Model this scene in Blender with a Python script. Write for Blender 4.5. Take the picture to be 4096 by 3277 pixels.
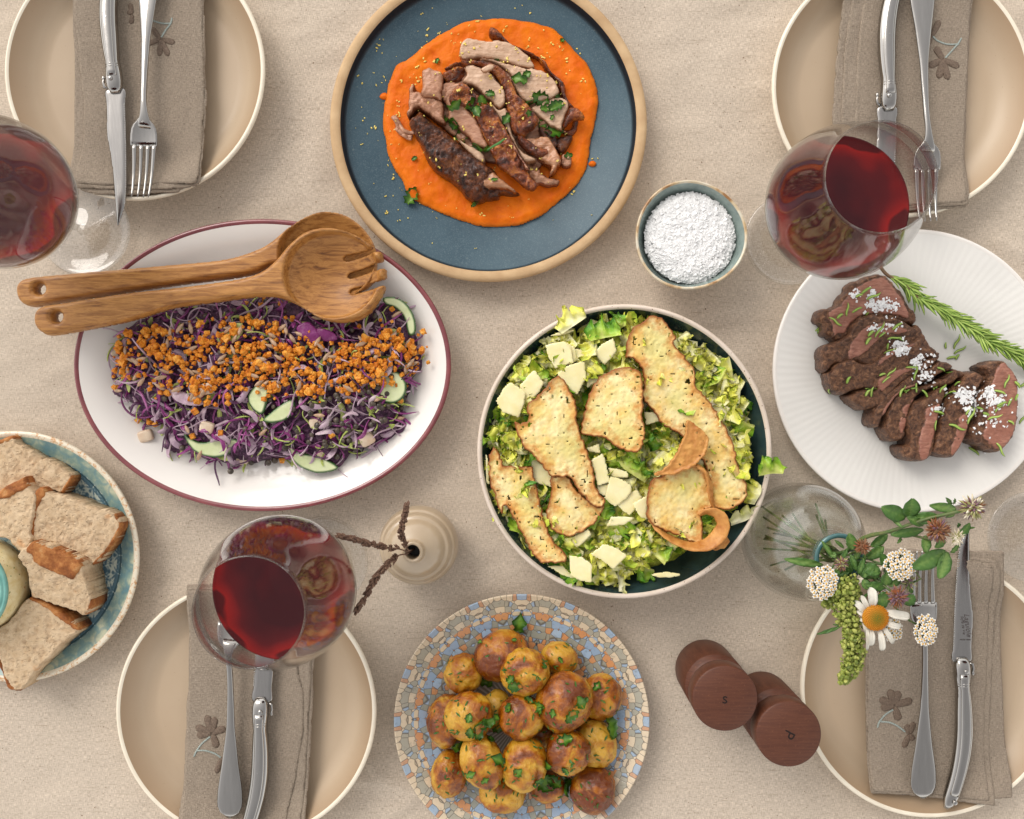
import bpy, math, random
import numpy as np
from mathutils import Vector, Matrix, Euler
from mathutils.bvhtree import BVHTree
for o in list(bpy.data.objects): bpy.data.objects.remove(o)
SC = bpy.context.scene; COL = SC.collection
R = math.radians
# ------------------------------------------------------------------ camera: straight down over the table
H = 0.83; S = 0.0002211; NX, NY = 2128.0, 1672.0
cam_d = bpy.data.cameras.new('camera'); cam = bpy.data.objects.new('camera', cam_d); COL.objects.link(cam)
cam.location = (0, 0, H); cam.rotation_euler = (0, 0, 0)
cam_d.sensor_width = 36; cam_d.lens = 36 * H / (4096 * S)
cam_d.shift_x = (2048 - NX) / 4096; cam_d.shift_y = (NY - 1638.5) / 4096
cam_d.clip_start = 0.02; cam_d.clip_end = 50
SC.camera = cam
# ------------------------------------------------------------------ sky, sun, exposure (bright overcast)
SUN_EL, SUN_AZ = R(42), R(128)            # light arrives from the upper left of the picture
w = bpy.data.worlds.new("World"); SC.world = w; w.use_nodes = True
nt = w.node_tree; bg = nt.nodes['Background']
sky = nt.nodes.new('ShaderNodeTexSky'); sky.sky_type = 'NISHITA'; sky.sun_disc = False
sky.sun_elevation = SUN_EL; sky.sun_rotation = R(90) - SUN_AZ; sky.dust_density = 1.0
hs = nt.nodes.new('ShaderNodeHueSaturation'); hs.inputs['Saturation'].default_value = 0.12
nt.links.new(sky.outputs[0], hs.inputs['Color'])
tint = nt.nodes.new('ShaderNodeMix'); tint.data_type = 'RGBA'; tint.blend_type = 'MULTIPLY'; tint.inputs[0].default_value = 1
tint.inputs[7].default_value = (1.0, 0.96, 0.915, 1)
nt.links.new(hs.outputs[0], tint.inputs[6]); nt.links.new(tint.outputs[2], bg.inputs['Color'])
bg.inputs['Strength'].default_value = 0.15
sd = bpy.data.lights.new('sun', 'SUN'); sd.energy = 0.7; sd.angle = R(30); sd.color = (1.0, 0.95, 0.89)
so = bpy.data.objects.new('sun', sd); COL.objects.link(so)
_d = Vector((math.cos(SUN_EL) * math.cos(SUN_AZ), math.cos(SUN_EL) * math.sin(SUN_AZ), math.sin(SUN_EL)))
so.rotation_euler = _d.to_track_quat('Z', 'Y').to_euler(); so.location = _d * 3
SC.view_settings.view_transform = 'Standard'; SC.view_settings.look = 'None'
SC.view_settings.exposure = 0.9; SC.view_settings.gamma = 1.0
SC.render.engine = 'CYCLES'
SC.cycles.max_bounces = 12; SC.cycles.transparent_max_bounces = 24; SC.cycles.glossy_bounces = 6
# ------------------------------------------------------------------ tracing: picture scale -> table scale
def W(x, y, z=0.0):
    k = S * (H - z) / H
    return ((x - NX) * k, -(y - NY) * k)
def W3(x, y, z=0.0): return (*W(x, y, z), z)
FR = dict(A=(0,0,.6376), B=(1250,0,.6667), C=(2500,0,.7403), D=(0,800,.8581), E=(1850,1180,.7190), F=(2900,900,.6957),
          G=(0,1700,.6954), H=(400,1980,.7519), I=(1500,2330,.5489), J=(2600,1900,.7983), K=(3000,1900,.5217),
          L=(1500,50,.41744), M=(3200,1080,.46377), N=(0,1740,.6030), S=(0,0,1.0))
def src(fr, x, y):
    a, b, k = FR[fr]; return a + x * k, b + y * k
def T(fr, pts, z=0.0): return np.array([W(*src(fr, x, y), z) for x, y in pts])
def T3(fr, x, y, z=0.0): return np.array(W3(*src(fr, x, y), z))
def MM(fr, z=0.0): return FR[fr][2] * S * (H - z) / H       # metres per traced unit
# ------------------------------------------------------------------ noise
def _h(ix, iy, iz, seed):
    n = (ix * 374761393 + iy * 668265263 + iz * 2147483647 + seed * 1274126177) & 0xffffffff
    n = ((n ^ (n >> 13)) * 1274126177) & 0xffffffff
    return ((n ^ (n >> 16)) & 0xffff) / 32767.5 - 1.0
def vnoise(x, y, z=0.0, seed=0):
    x = np.asarray(x, float); y = np.asarray(y, float); z = np.zeros_like(x) + z
    fx, fy, fz = np.floor(x), np.floor(y), np.floor(z)
    ix, iy, iz = fx.astype(np.int64), fy.astype(np.int64), fz.astype(np.int64)
    u, v, q = x - fx, y - fy, z - fz
    u, v, q = u*u*(3-2*u), v*v*(3-2*v), q*q*(3-2*q)
    r = 0
    for a in (0, 1):
        for b in (0, 1):
            for c in (0, 1):
                r = r + _h(ix+a, iy+b, iz+c, seed) * (u if a else 1-u) * (v if b else 1-v) * (q if c else 1-q)
    return r
def fbm(x, y, z=0.0, sc=1.0, oc=4, seed=0, gain=.5):
    r = 0; a = 1; t = 0
    for i in range(oc):
        r = r + a * vnoise(np.asarray(x)*sc, np.asarray(y)*sc, np.asarray(z)*sc, seed + i*17); t += a; a *= gain; sc *= 2.03
    return r / t
def sstep(a, b, x):
    t = np.clip((np.asarray(x) - a) / (b - a), 0, 1); return t*t*(3-2*t)
# ------------------------------------------------------------------ objects
LOC = {}
def tag(o, label=None, cat=None, group=None, kind=None):
    if label: o['label'] = label
    if cat: o['category'] = cat
    if group: o['group'] = group
    if kind: o['kind'] = kind
    return o
def empty(name, loc, label=None, cat=None, group=None, rz=0):
    o = bpy.data.objects.new(name, None); COL.objects.link(o); o.location = loc; o.rotation_euler = (0, 0, rz)
    o.empty_display_size = .01; LOC[o.name] = np.array(loc, float)
    return tag(o, label, cat, group)
def mesh(name, V, faces, mats, midx=None, smooth=True, attrs=None):
    me = bpy.data.meshes.new(name); V = np.asarray(V, np.float32)
    fl = [np.asarray(f, np.int32).reshape(-1, np.asarray(f).shape[-1]) for f in faces if len(f)]
    me.vertices.add(len(V)); me.vertices.foreach_set('co', V.ravel())
    loops = np.concatenate([f.ravel() for f in fl]); sizes = np.concatenate([np.full(len(f), f.shape[1], np.int32) for f in fl])
    me.loops.add(len(loops)); me.loops.foreach_set('vertex_index', loops)
    me.polygons.add(len(sizes)); st = np.concatenate([[0], np.cumsum(sizes)[:-1]]).astype(np.int32)
    me.polygons.foreach_set('loop_start', st)
    try: me.polygons.foreach_set('loop_total', sizes)
    except Exception: pass
    for m in (mats if isinstance(mats, (list, tuple)) else [mats]): me.materials.append(m)
    if midx is not None: me.polygons.foreach_set('material_index', np.asarray(midx, np.int32))
    me.update(calc_edges=True); me.validate()
    me.polygons.foreach_set('use_smooth', np.full(len(me.polygons), bool(smooth)))
    for k, a in (attrs or {}).items():
        at = me.attributes.new(k, 'FLOAT', 'POINT'); at.data.foreach_set('value', np.asarray(a, np.float32))
    return me
def add(name, V, faces, mats, parent=None, loc=None, smooth=True, midx=None, attrs=None, label=None, cat=None, group=None, kind=None):
    """V in table coordinates; the mesh is stored relative to its parent or to its own base."""
    V = np.asarray(V, float)
    if parent is not None: org = LOC[parent.name]
    else: org = np.array(loc if loc is not None else (V[:,0].mean(), V[:,1].mean(), V[:,2].min()))
    me = mesh(name, V - org, faces, mats, midx, smooth, attrs)
    o = bpy.data.objects.new(name, me); COL.objects.link(o)
    if parent is not None: o.parent = parent; LOC[o.name] = org
    else: o.location = org; LOC[o.name] = org
    return tag(o, label, cat, group, kind)
def inst(name, me, loc, rot=(0,0,0), sc=1.0, parent=None, **k):
    o = bpy.data.objects.new(name, me); COL.objects.link(o)
    o.rotation_mode = 'XYZ'; o.rotation_euler = rot; o.scale = (sc, sc, sc) if np.isscalar(sc) else sc
    if parent is not None: o.parent = parent; o.location = np.array(loc) - LOC[parent.name]
    else: o.location = loc
    LOC[o.name] = np.array(loc, float)
    return tag(o, **k)
# ------------------------------------------------------------------ shapes (all return V, faces)
def lathe(prof, c=(0,0,0), seg=96, ell=(1,1), wob=None):
    prof = np.array(prof, float); n = len(prof); a = np.linspace(0, 2*np.pi, seg, endpoint=False)
    rr = prof[:,0][:,None] * np.ones(seg)[None]
    if wob is not None: rr = rr * (1 + wob(a)[None] )
    X = c[0] + rr*np.cos(a)*ell[0]; Y = c[1] + rr*np.sin(a)*ell[1]; Z = c[2] + prof[:,1][:,None] + 0*rr
    V = np.stack([X, Y, Z], -1).reshape(-1, 3)
    i = np.arange(n-1)[:,None]*seg; j = np.arange(seg)[None]; k = (j+1) % seg
    F = np.stack([i+j, i+k, i+seg+k, i+seg+j], -1).reshape(-1, 4)
    return V, [F]
def smoothline(pts, n, closed=False):
    """Catmull-Rom resampling to n points, evenly spaced"""
    P = np.array(pts, float); m = len(P)
    Q = []
    rng = range(m) if closed else range(m-1)
    for i in rng:
        p0 = P[(i-1) % m] if closed else P[max(i-1, 0)]; p1 = P[i]; p2 = P[(i+1) % m]; p3 = P[(i+2) % m] if closed else P[min(i+2, m-1)]
        t = np.linspace(0, 1, 12, endpoint=False)[:,None]
        Q.append(.5*((2*p1) + (-p0+p2)*t + (2*p0-5*p1+4*p2-p3)*t*t + (-p0+3*p1-3*p2+p3)*t**3))
    Q = np.concatenate(Q + ([] if closed else [P[-1:]]))
    if closed: Q = np.concatenate([Q, Q[:1]])
    d = np.concatenate([[0], np.cumsum(np.linalg.norm(np.diff(Q, axis=0), axis=1))])
    s = np.linspace(0, d[-1], n, endpoint=not closed)
    return np.stack([np.interp(s, d, Q[:,k]) for k in range(P.shape[1])], -1)
def loft(path, wid, thk, up=(0,0,1), n=10, power=1.0, cap=True, roll=None):
    P = np.array(path, float); m = len(P)
    wid = np.broadcast_to(np.asarray(wid, float), (m,)) if np.ndim(wid) == 0 or len(np.atleast_1d(wid)) == m else np.interp(np.linspace(0,1,m), np.linspace(0,1,len(wid)), wid)
    thk = np.broadcast_to(np.asarray(thk, float), (m,)) if np.ndim(thk) == 0 or len(np.atleast_1d(thk)) == m else np.interp(np.linspace(0,1,m), np.linspace(0,1,len(thk)), thk)
    tg = np.gradient(P, axis=0); tg /= np.linalg.norm(tg, axis=1)[:,None] + 1e-12
    u = np.array(up, float); sd_ = np.cross(tg, u); ln = np.linalg.norm(sd_, axis=1)
    sd_[ln < 1e-4] = np.cross(tg[ln < 1e-4], (1, .01, 0)); sd_ /= np.linalg.norm(sd_, axis=1)[:,None] + 1e-12
    nn = np.cross(sd_, tg)
    if roll is not None:
        c, s_ = np.cos(roll)[:,None], np.sin(roll)[:,None]; sd_, nn = sd_*c + nn*s_, nn*c - sd_*s_
    a = np.linspace(0, 2*np.pi, n, endpoint=False) + (np.pi/4 if n == 4 else 0)
    ca, sa = np.cos(a), np.sin(a)
    if n == 4: ca, sa = ca*1.4142, sa*1.4142
    ca = np.sign(ca)*np.abs(ca)**power; sa = np.sign(sa)*np.abs(sa)**power
    V = P[:,None] + sd_[:,None]*(ca[None,:,None]*wid[:,None,None]/2) + nn[:,None]*(sa[None,:,None]*thk[:,None,None]/2)
    V = V.reshape(-1, 3)
    i = np.arange(m-1)[:,None]*n; j = np.arange(n)[None]; k = (j+1) % n
    F = [np.stack([i+j, i+n+j, i+n+k, i+k], -1).reshape(-1, 4)]
    if cap:
        V = np.concatenate([V, P[:1], P[-1:]]); b = m*n
        jj = np.arange(n); kk = (jj+1) % n
        F.append(np.concatenate([np.stack([np.full(n, b), jj, kk], -1), np.stack([np.full(n, b+1), (m-1)*n+kk, (m-1)*n+jj], -1)]))
    return V, F
def join(parts):
    """parts: list of (V, faces) -> one (V, faces)"""
    Vs = []; by = {}; off = 0
    for V, F in parts:
        for f in F:
            f = np.asarray(f)
            if len(f): by.setdefault(f.shape[1], []).append(f + off)
        Vs.append(V); off += len(V)
    return np.concatenate(Vs), [np.concatenate(v) for v in by.values()]
def ball(c, r, seg=12, rings=8, amp=0, sc=1, seed=0, rot=None):
    r = np.array(r if np.ndim(r) else (r, r, r), float)
    th = np.linspace(0, np.pi, rings+1)[1:-1]; a = np.linspace(0, 2*np.pi, seg, endpoint=False)
    D = np.stack([np.sin(th)[:,None]*np.cos(a), np.sin(th)[:,None]*np.sin(a), np.cos(th)[:,None]+0*a], -1).reshape(-1,3)
    D = np.concatenate([D, [(0,0,1),(0,0,-1)]])
    k = 1 + (amp*fbm(D[:,0]+seed*3.1, D[:,1]+seed, D[:,2], sc, 3, seed) if amp else 0)
    V = D*r*(k[:,None] if amp else 1)
    if rot is not None: V = V @ np.array(Euler(rot).to_matrix()).T
    V = V + np.array(c)
    m = rings-1; i = np.arange(m-1)[:,None]*seg; j = np.arange(seg)[None]; kk = (j+1) % seg
    F4 = np.stack([i+j, i+seg+j, i+seg+kk, i+kk], -1).reshape(-1,4); jj = np.arange(seg); k2 = (jj+1) % seg
    F3 = np.concatenate([np.stack([np.full(seg, m*seg), jj, k2], -1), np.stack([np.full(seg, m*seg+1), (m-1)*seg+k2, (m-1)*seg+jj], -1)])
    return V, [F4, F3]
def inpoly(X, Y, P):
    r = np.zeros(X.shape, bool); n = len(P); j = n-1
    for i in range(n):
        xi, yi = P[i]; xj, yj = P[j]
        c = ((yi > Y) != (yj > Y)) & (X < (xj-xi)*(Y-yi)/(yj-yi+1e-15)+xi)
        r ^= c; j = i
    return r
def segdist(X, Y, polys):
    best = np.full(X.shape, 1e9); bx = X.copy(); by = Y.copy()
    for P in polys:
        Q = np.roll(P, -1, 0)
        for (ax, ay), (bx_, by_) in zip(P, Q):
            dx, dy = bx_-ax, by_-ay; L2 = dx*dx+dy*dy+1e-18
            t = np.clip(((X-ax)*dx+(Y-ay)*dy)/L2, 0, 1); px, py = ax+t*dx, ay+t*dy
            d = (X-px)**2+(Y-py)**2; m = d < best
            best[m] = d[m]; bx[m] = px[m]; by[m] = py[m]
    return np.sqrt(best), bx, by
def slab(outline, base=0.0, th=.002, rr=.002, cell=.0012, top=None, mask=None, holes=(), rough=0, seed=0, edge=.25, smoothn=True, rfreq=300):
    """A solid with a traced outline: base may be a number or f(x,y); top(x,y,d) adds relief. Returns V, faces, dist attribute."""
    P = np.array(outline, float)
    per = np.sum(np.linalg.norm(np.roll(P, -1, 0)-P, axis=1)); n = max(len(P)*2, int(per/(cell*2.0)))
    if smoothn is True: P = smoothline(P, n, True)
    else:
        Q = np.concatenate([P, P[:1]]); dd = np.concatenate([[0], np.cumsum(np.linalg.norm(np.diff(Q, axis=0), axis=1))]); s_ = np.linspace(0, dd[-1], n, endpoint=False); P = np.stack([np.interp(s_, dd, Q[:,k]) for k in (0,1)], -1)
    if rough:
        Nn = np.roll(P, -1, 0)-np.roll(P, 1, 0); Nn = np.stack([Nn[:,1], -Nn[:,0]], -1); Nn /= np.linalg.norm(Nn, axis=1)[:,None]+1e-12
        P = P + Nn*(rough*fbm(P[:,0], P[:,1], seed*1.7, rfreq, 3, seed))[:,None]
    polys = [P] + [smoothline(h, 20, True) for h in holes]
    x0, y0 = P.min(0)-cell; x1, y1 = P.max(0)+cell
    nx, ny = int((x1-x0)/cell)+2, int((y1-y0)/cell)+2
    gx = x0+np.arange(nx)*cell; gy = y0+np.arange(ny)*cell
    X, Y = np.meshgrid(gx, gy); cx, cy = X[:-1,:-1]+cell/2, Y[:-1,:-1]+cell/2
    ins = inpoly(cx, cy, P)
    for h in polys[1:]: ins &= ~inpoly(cx, cy, h)
    if mask is not None:
        dm, _, _ = segdist(cx, cy, polys); ins &= mask(cx, cy, dm)
    use = np.zeros(X.shape, bool)
    for a in (0, 1):
        for b in (0, 1): use[a:ny-1+a, b:nx-1+b] |= ins
    idx = -np.ones(X.shape, np.int64); idx[use] = np.arange(use.sum())
    vx, vy = X[use].copy(), Y[use].copy(); d, bx, by = segdist(vx, vy, polys)
    inn = inpoly(vx, vy, P)
    for h in polys[1:]: inn &= ~inpoly(vx, vy, h)
    sn = (~inn) | (d < cell*.35); vx[sn] = bx[sn]; vy[sn] = by[sn]; d[sn] = 0
    bz = base(vx, vy) if callable(base) else np.full(vx.shape, float(base))
    t = np.clip(d/max(rr, 1e-6), 0, 1); pr = edge+(1-edge)*np.sqrt(np.clip(1-(1-t)**2, 0, 1))
    tz = bz+th*pr
    if top is not None: tz = tz+top(vx, vy, d)
    tz = np.maximum(tz, bz+.0002)
    q = np.argwhere(ins); i, j = q[:,0], q[:,1]
    a, b, c, e = idx[i,j], idx[i,j+1], idx[i+1,j+1], idx[i+1,j]
    N = len(vx); Ft = np.stack([a, b, c, e], -1); Fb = np.stack([a, e, c, b], -1)+N
    pad = np.pad(ins, 1); sides = []
    def sd2(m, p, q_): s_ = m[i+1, j+1]; sides.append(np.stack([p[s_], p[s_]+N, q_[s_]+N, q_[s_]], -1))
    sd2(~np.roll(pad, 1, 0), a, b); sd2(~np.roll(pad, -1, 1), b, c); sd2(~np.roll(pad, -1, 0), c, e); sd2(~np.roll(pad, 1, 1), e, a)
    V = np.concatenate([np.stack([vx, vy, tz], -1), np.stack([vx, vy, bz], -1)])
    # side walls carry their own vertices so that the rim stays crisp
    Fs = np.concatenate(sides)
    return V, [np.concatenate([Ft, Fb, Fs])], np.concatenate([d, np.zeros(N)])
def spl(*pts): return list(pts)
def zone(dx, dy, what):
    r_ = math.hypot(dx, dy); k = ['right', 'upper right', 'top', 'upper left', 'left', 'lower left', 'bottom', 'lower right'][int(((math.degrees(math.atan2(dy, dx))+382.5) % 360)/45) % 8]
    return 'in the middle of '+what if r_ < .4 else ('towards' if r_ < .72 else 'at')+' the '+k+(' edge of ' if r_ >= .72 else ' part of ')+what
# surfaces that later pieces rest on
class Ground:
    def __init__(s): s.V = []; s.F = []; s.n = 0; s.b = None
    def put(s, V, F):
        V = np.asarray(V); s.V.append(V); 
        for f in F: s.F.extend((np.asarray(f)+s.n).tolist())
        s.n += len(V); s.b = None
    def hit(s, x, y):
        if s.b is None: s.b = BVHTree.FromPolygons(np.concatenate(s.V).tolist(), s.F)
        X, Y = W(x, y, 0); o = Vector((0, 0, H)); d = (Vector((X, Y, 0))-o).normalized()
        l, n, i, t = s.b.ray_cast(o, d)
        if l is None: return Vector((X, Y, 0)), Vector((0, 0, 1))
        if n.z < 0: n = -n
        return l, n
# ------------------------------------------------------------------ materials
def lin(v): v /= 255; return v/12.92 if v <= .04045 else ((v+.055)/1.055)**2.4
def col(r, g, b): return (lin(r), lin(g), lin(b), 1)
class NB:
    def __init__(s, name, rough=.5, spec=.5, coat=0, coat_rough=.1, metal=0, sheen=0):
        s.m = bpy.data.materials.new(name); s.m.use_nodes = True; s.t = s.m.node_tree; s.b = s.t.nodes['Principled BSDF']
        s.o = s.t.nodes['Material Output']
        s.set('Roughness', rough); s.set('Specular IOR Level', spec); s.set('Coat Weight', coat); s.set('Coat Roughness', coat_rough); s.set('Metallic', metal)
        s.tc = s.N('ShaderNodeTexCoord').outputs['Object']; s.h = None
    def N(s, k): return s.t.nodes.new(k)
    def L(s, a, b):
        if hasattr(a, 'links'): s.t.links.new(a, b)
        elif isinstance(a, (tuple, list)) or np.isscalar(a): b.default_value = a
        return b
    def set(s, k, v): s.L(v, s.b.inputs[k]); return s
    def rnd(s):
        return s.N('ShaderNodeObjectInfo').outputs['Random']
    def ofs(s, k=7.0):
        """shift the pattern by a random amount per object"""
        a = s.N('ShaderNodeVectorMath'); a.operation = 'ADD'; s.L(s.tc, a.inputs[0])
        c = s.N('ShaderNodeCombineXYZ'); r = s.math('MULTIPLY', s.rnd(), k)
        s.L(r, c.inputs[0]); s.L(r, c.inputs[1]); s.L(c.outputs[0], a.inputs[1]); s.tc = a.outputs[0]; return s
    def map(s, sc=(1,1,1), rot=(0,0,0), vec=None, loc=(0,0,0)):
        m = s.N('ShaderNodeMapping'); s.L(vec or s.tc, m.inputs[0]); m.inputs['Scale'].default_value = sc; m.inputs['Rotation'].default_value = rot
        m.inputs['Location'].default_value = loc; return m.outputs[0]
    def noise(s, sc, det=3, rough=.55, vec=None, dist=0):
        n = s.N('ShaderNodeTexNoise'); s.L(vec or s.tc, n.inputs['Vector']); n.inputs['Scale'].default_value = sc
        n.inputs['Detail'].default_value = det; n.inputs['Roughness'].default_value = rough; n.inputs['Distortion'].default_value = dist
        return n.outputs['Fac']
    def vor(s, sc, feat='F1', vec=None, rand=1.0, out='Distance'):
        n = s.N('ShaderNodeTexVoronoi'); n.feature = feat; s.L(vec or s.tc, n.inputs['Vector']); n.inputs['Scale'].default_value = sc
        n.inputs['Randomness'].default_value = rand; return n.outputs[out]
    def math(s, op, a, b=0.0, c=None, clamp=False):
        n = s.N('ShaderNodeMath'); n.operation = op; s.L(a, n.inputs[0]); s.L(b, n.inputs[1]); n.use_clamp = clamp
        if c is not None: s.L(c, n.inputs[2])
        return n.outputs[0]
    def rng(s, v, a, b, c=0.0, d=1.0):
        n = s.N('ShaderNodeMapRange'); s.L(v, n.inputs[0])
        for i, q in enumerate((a, b, c, d)): n.inputs[i+1].default_value = q
        return n.outputs[0]
    def ramp(s, f, stops, mode='LINEAR'):
        n = s.N('ShaderNodeValToRGB'); s.L(f, n.inputs[0]); e = n.color_ramp; e.interpolation = mode
        while len(e.elements) < len(stops): e.elements.new(.5)
        for q, (p, c) in zip(e.elements, stops): q.position = p; q.color = c
        return n.outputs[0]
    def mix(s, f, a, b, mode='MIX'):
        n = s.N('ShaderNodeMix'); n.data_type = 'RGBA'; n.blend_type = mode; s.L(f, n.inputs[0]); s.L(a, n.inputs[6]); s.L(b, n.inputs[7])
        return n.outputs[2]
    def attr(s, k): n = s.N('ShaderNodeAttribute'); n.attribute_name = k; return n.outputs['Fac']
    def xyz(s, vec=None): n = s.N('ShaderNodeSeparateXYZ'); s.L(vec or s.tc, n.inputs[0]); return n.outputs
    def bump(s, hgt, dist=.0005, st=1.0):
        n = s.N('ShaderNodeBump'); s.L(hgt, n.inputs['Height']); n.inputs['Distance'].default_value = dist; n.inputs['Strength'].default_value = st
        if s.h is not None: s.L(s.h, n.inputs['Normal'])
        s.h = n.outputs[0]; s.L(s.h, s.b.inputs['Normal']); return s
    def base(s, c): s.L(c, s.b.inputs['Base Color']); return s
    def polar(s):
        x, y, z = s.xyz(); r = s.math('SQRT', s.math('ADD', s.math('MULTIPLY', x, x), s.math('MULTIPLY', y, y)))
        return r, s.math('ARCTAN2', y, x)
    def fold(s, k):
        r, a = s.polar(); st = 2*math.pi/k
        f = s.math('ABSOLUTE', s.math('SUBTRACT', s.math('MODULO', s.math('ADD', a, 20*math.pi), st), st/2))
        c = s.N('ShaderNodeCombineXYZ'); s.L(s.math('MULTIPLY', r, s.math('COSINE', f)), c.inputs[0]); s.L(s.math('MULTIPLY', r, s.math('SINE', f)), c.inputs[1])
        return c.outputs[0], r, f
MATS = {}
def M(name):
    if name not in MATS: MATS[name] = globals()['m_'+name]().m; MATS[name].name = name
    return MATS[name]
def simple(name, c1, c2=None, sc=200, rough=.5, bump=0, bsc=600, coat=0, spec=.5, det=3, rand=False, lo=.35, hi=.65):
    if name in MATS: return MATS[name]
    b = NB(name, rough, spec, coat)
    if rand: b.ofs()
    if c2: b.base(b.mix(b.rng(b.noise(sc, det), lo, hi), col(*c1), col(*c2)))
    else: b.base(col(*c1))
    if bump: b.bump(b.noise(bsc, 3), bump)
    MATS[name] = b.m; return b.m
def m_cloth():
    b = NB('c', .95, .1)
    wx = b.noise(1, 3, .6, b.map((260, 2100, 1))); wy = b.noise(1, 3, .6, b.map((2100, 260, 1)))
    wv = b.math('ADD', wx, wy); big = b.noise(5, 3, .5)
    c = b.mix(b.rng(wv, .7, 1.3), col(156, 142, 126), col(229, 214, 196))
    sl = b.noise(1, 2, .6, b.map((45, 700, 1))); c = b.mix(b.rng(sl, .56, .74, 0, .38), c, col(138, 122, 102))
    c = b.mix(b.rng(big, .35, .7, 0, .3), c, col(194, 180, 161))
    fl = b.noise(420, 2, .5); fl2 = b.noise(60, 2, .5)
    c = b.mix(b.math('MULTIPLY', b.rng(fl, .68, .76), b.rng(fl2, .45, .6), clamp=True), c, col(105, 80, 58))
    b.base(c); b.bump(wv, .0005, .6); b.bump(b.noise(30, 4, .6), .0012, .35); return b
def m_linen():
    b = NB('l', .95, .1)
    wx = b.noise(1, 2, .6, b.map((380, 1900, 1))); wy = b.noise(1, 2, .6, b.map((1700, 300, 1)))
    br = b.N('ShaderNodeTexWave'); b.L(b.map((1, 1, 1)), br.inputs[0]); br.bands_direction = 'Y'; br.inputs['Scale'].default_value = 230; br.inputs['Distortion'].default_value = .6
    br.inputs['Detail Scale'].default_value = 3
    wv = b.math('ADD', wx, wy)
    c = b.mix(b.rng(wv, .65, 1.35), col(108, 95, 84), col(174, 159, 143))
    c = b.mix(b.math('MULTIPLY', br.outputs['Fac'], .18), c, col(154, 142, 112)); c = b.mix(b.rng(b.noise(25, 3), .35, .7, 0, .3), c, col(156, 142, 126))
    b.base(c); b.bump(wv, .0006, .8); b.bump(br.outputs['Fac'], .0003, .5); return b
def m_glaze():
    b = NB('g', .42, .35, .06, .12)
    r, a = b.polar(); c = b.mix(b.rng(b.noise(9, 3), .3, .7), col(180, 158, 132), col(192, 171, 145))
    c = b.mix(b.rng(r, .094, .112, 0, .8), c, col(150, 120, 88))
    sp = b.noise(900, 1); c = b.mix(b.rng(sp, .76, .8, 0, .5), c, col(120, 88, 60)); b.base(c); b.bump(b.noise(60, 3), .0003, .3); return b
def m_glazerim():
    b = NB('g', .45, .5, .2); b.base(b.mix(b.rng(b.noise(40, 3), .3, .7), col(222, 210, 188), col(236, 226, 206))); b.bump(b.noise(150, 3), .0003, .4); return b
def m_blueglaze():
    b = NB('b', .42, .3, 0, .15); n = b.noise(14, 4, .6); c = b.mix(b.rng(n, .3, .7), col(58, 80, 92), col(74, 97, 108))
    c = b.mix(b.rng(b.noise(1100, 2), .52, .7, 0, .5), c, col(106, 124, 130)); c = b.mix(b.rng(b.noise(230, 2), .70, .78, 0, .5), c, col(122, 136, 132))
    r, a = b.polar(); c = b.mix(b.rng(r, .1240, .1262), c, col(32, 32, 36)); b.base(c); b.bump(b.noise(200, 3), .0003, .4); return b
def m_claytan():
    b = NB('t', .7, .4); b.base(b.mix(b.rng(b.noise(60, 4), .3, .7), col(178, 145, 106), col(198, 167, 127))); b.bump(b.noise(500, 3), .0003, .5); return b
def m_porcelain():
    b = NB('p', .15, .4, .2, .06); b.base(b.mix(b.rng(b.noise(8, 2), .3, .7), col(226, 220, 213), col(233, 228, 221))); b.bump(b.noise(30, 2), .0004, .3); return b
def m_fluted():
    b = NB('p', .3, .4, .1, .1); r, a = b.polar(); b.base(b.mix(b.rng(b.noise(12, 3), .3, .7), col(222, 219, 213), col(231, 228, 222)))
    w_ = b.math('SINE', b.math('MULTIPLY', a, 110)); b.bump(b.math('MULTIPLY', w_, b.rng(r, .03, .1)), .0002, .3); b.bump(b.noise(60, 3), .0005, .3); return b
def m_maroon():
    b = NB('r', .25, .5, .5, .1); b.base(b.mix(b.rng(b.noise(60, 4), .35, .65), col(112, 46, 52), col(132, 62, 64))); b.bump(b.noise(300, 2), .0002, .4); return b
def m_darkteal():
    b = NB('d', .2, .5, .2, .08); b.base(b.mix(b.rng(b.noise(30, 4), .35, .65), col(30, 44, 48), col(50, 72, 74))); return b
def m_specklerim():
    b = NB('s', .5, .5, .1); c = b.mix(b.rng(b.noise(40, 3), .3, .7), col(203, 186, 168), col(218, 203, 188))
    b.base(b.mix(b.rng(b.vor(260), .10, .13, 1, 0), c, col(110, 70, 45))); b.bump(b.noise(150, 3), .0003, .5); return b
def m_saltglaze():
    b = NB('s', .2, .5, .5, .08); b.base(b.mix(b.rng(b.noise(70, 5, .7), .35, .7), col(118, 134, 130), col(152, 166, 158))); return b
def m_saltrim():
    b = NB('s', .3, .5, .4); n = b.noise(45, 4, .6)
    b.base(b.ramp(n, [(.35, col(150, 105, 55)), (.45, col(196, 170, 130)), (.6, col(212, 203, 182)), (1, col(186, 190, 175))])); return b
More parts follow.
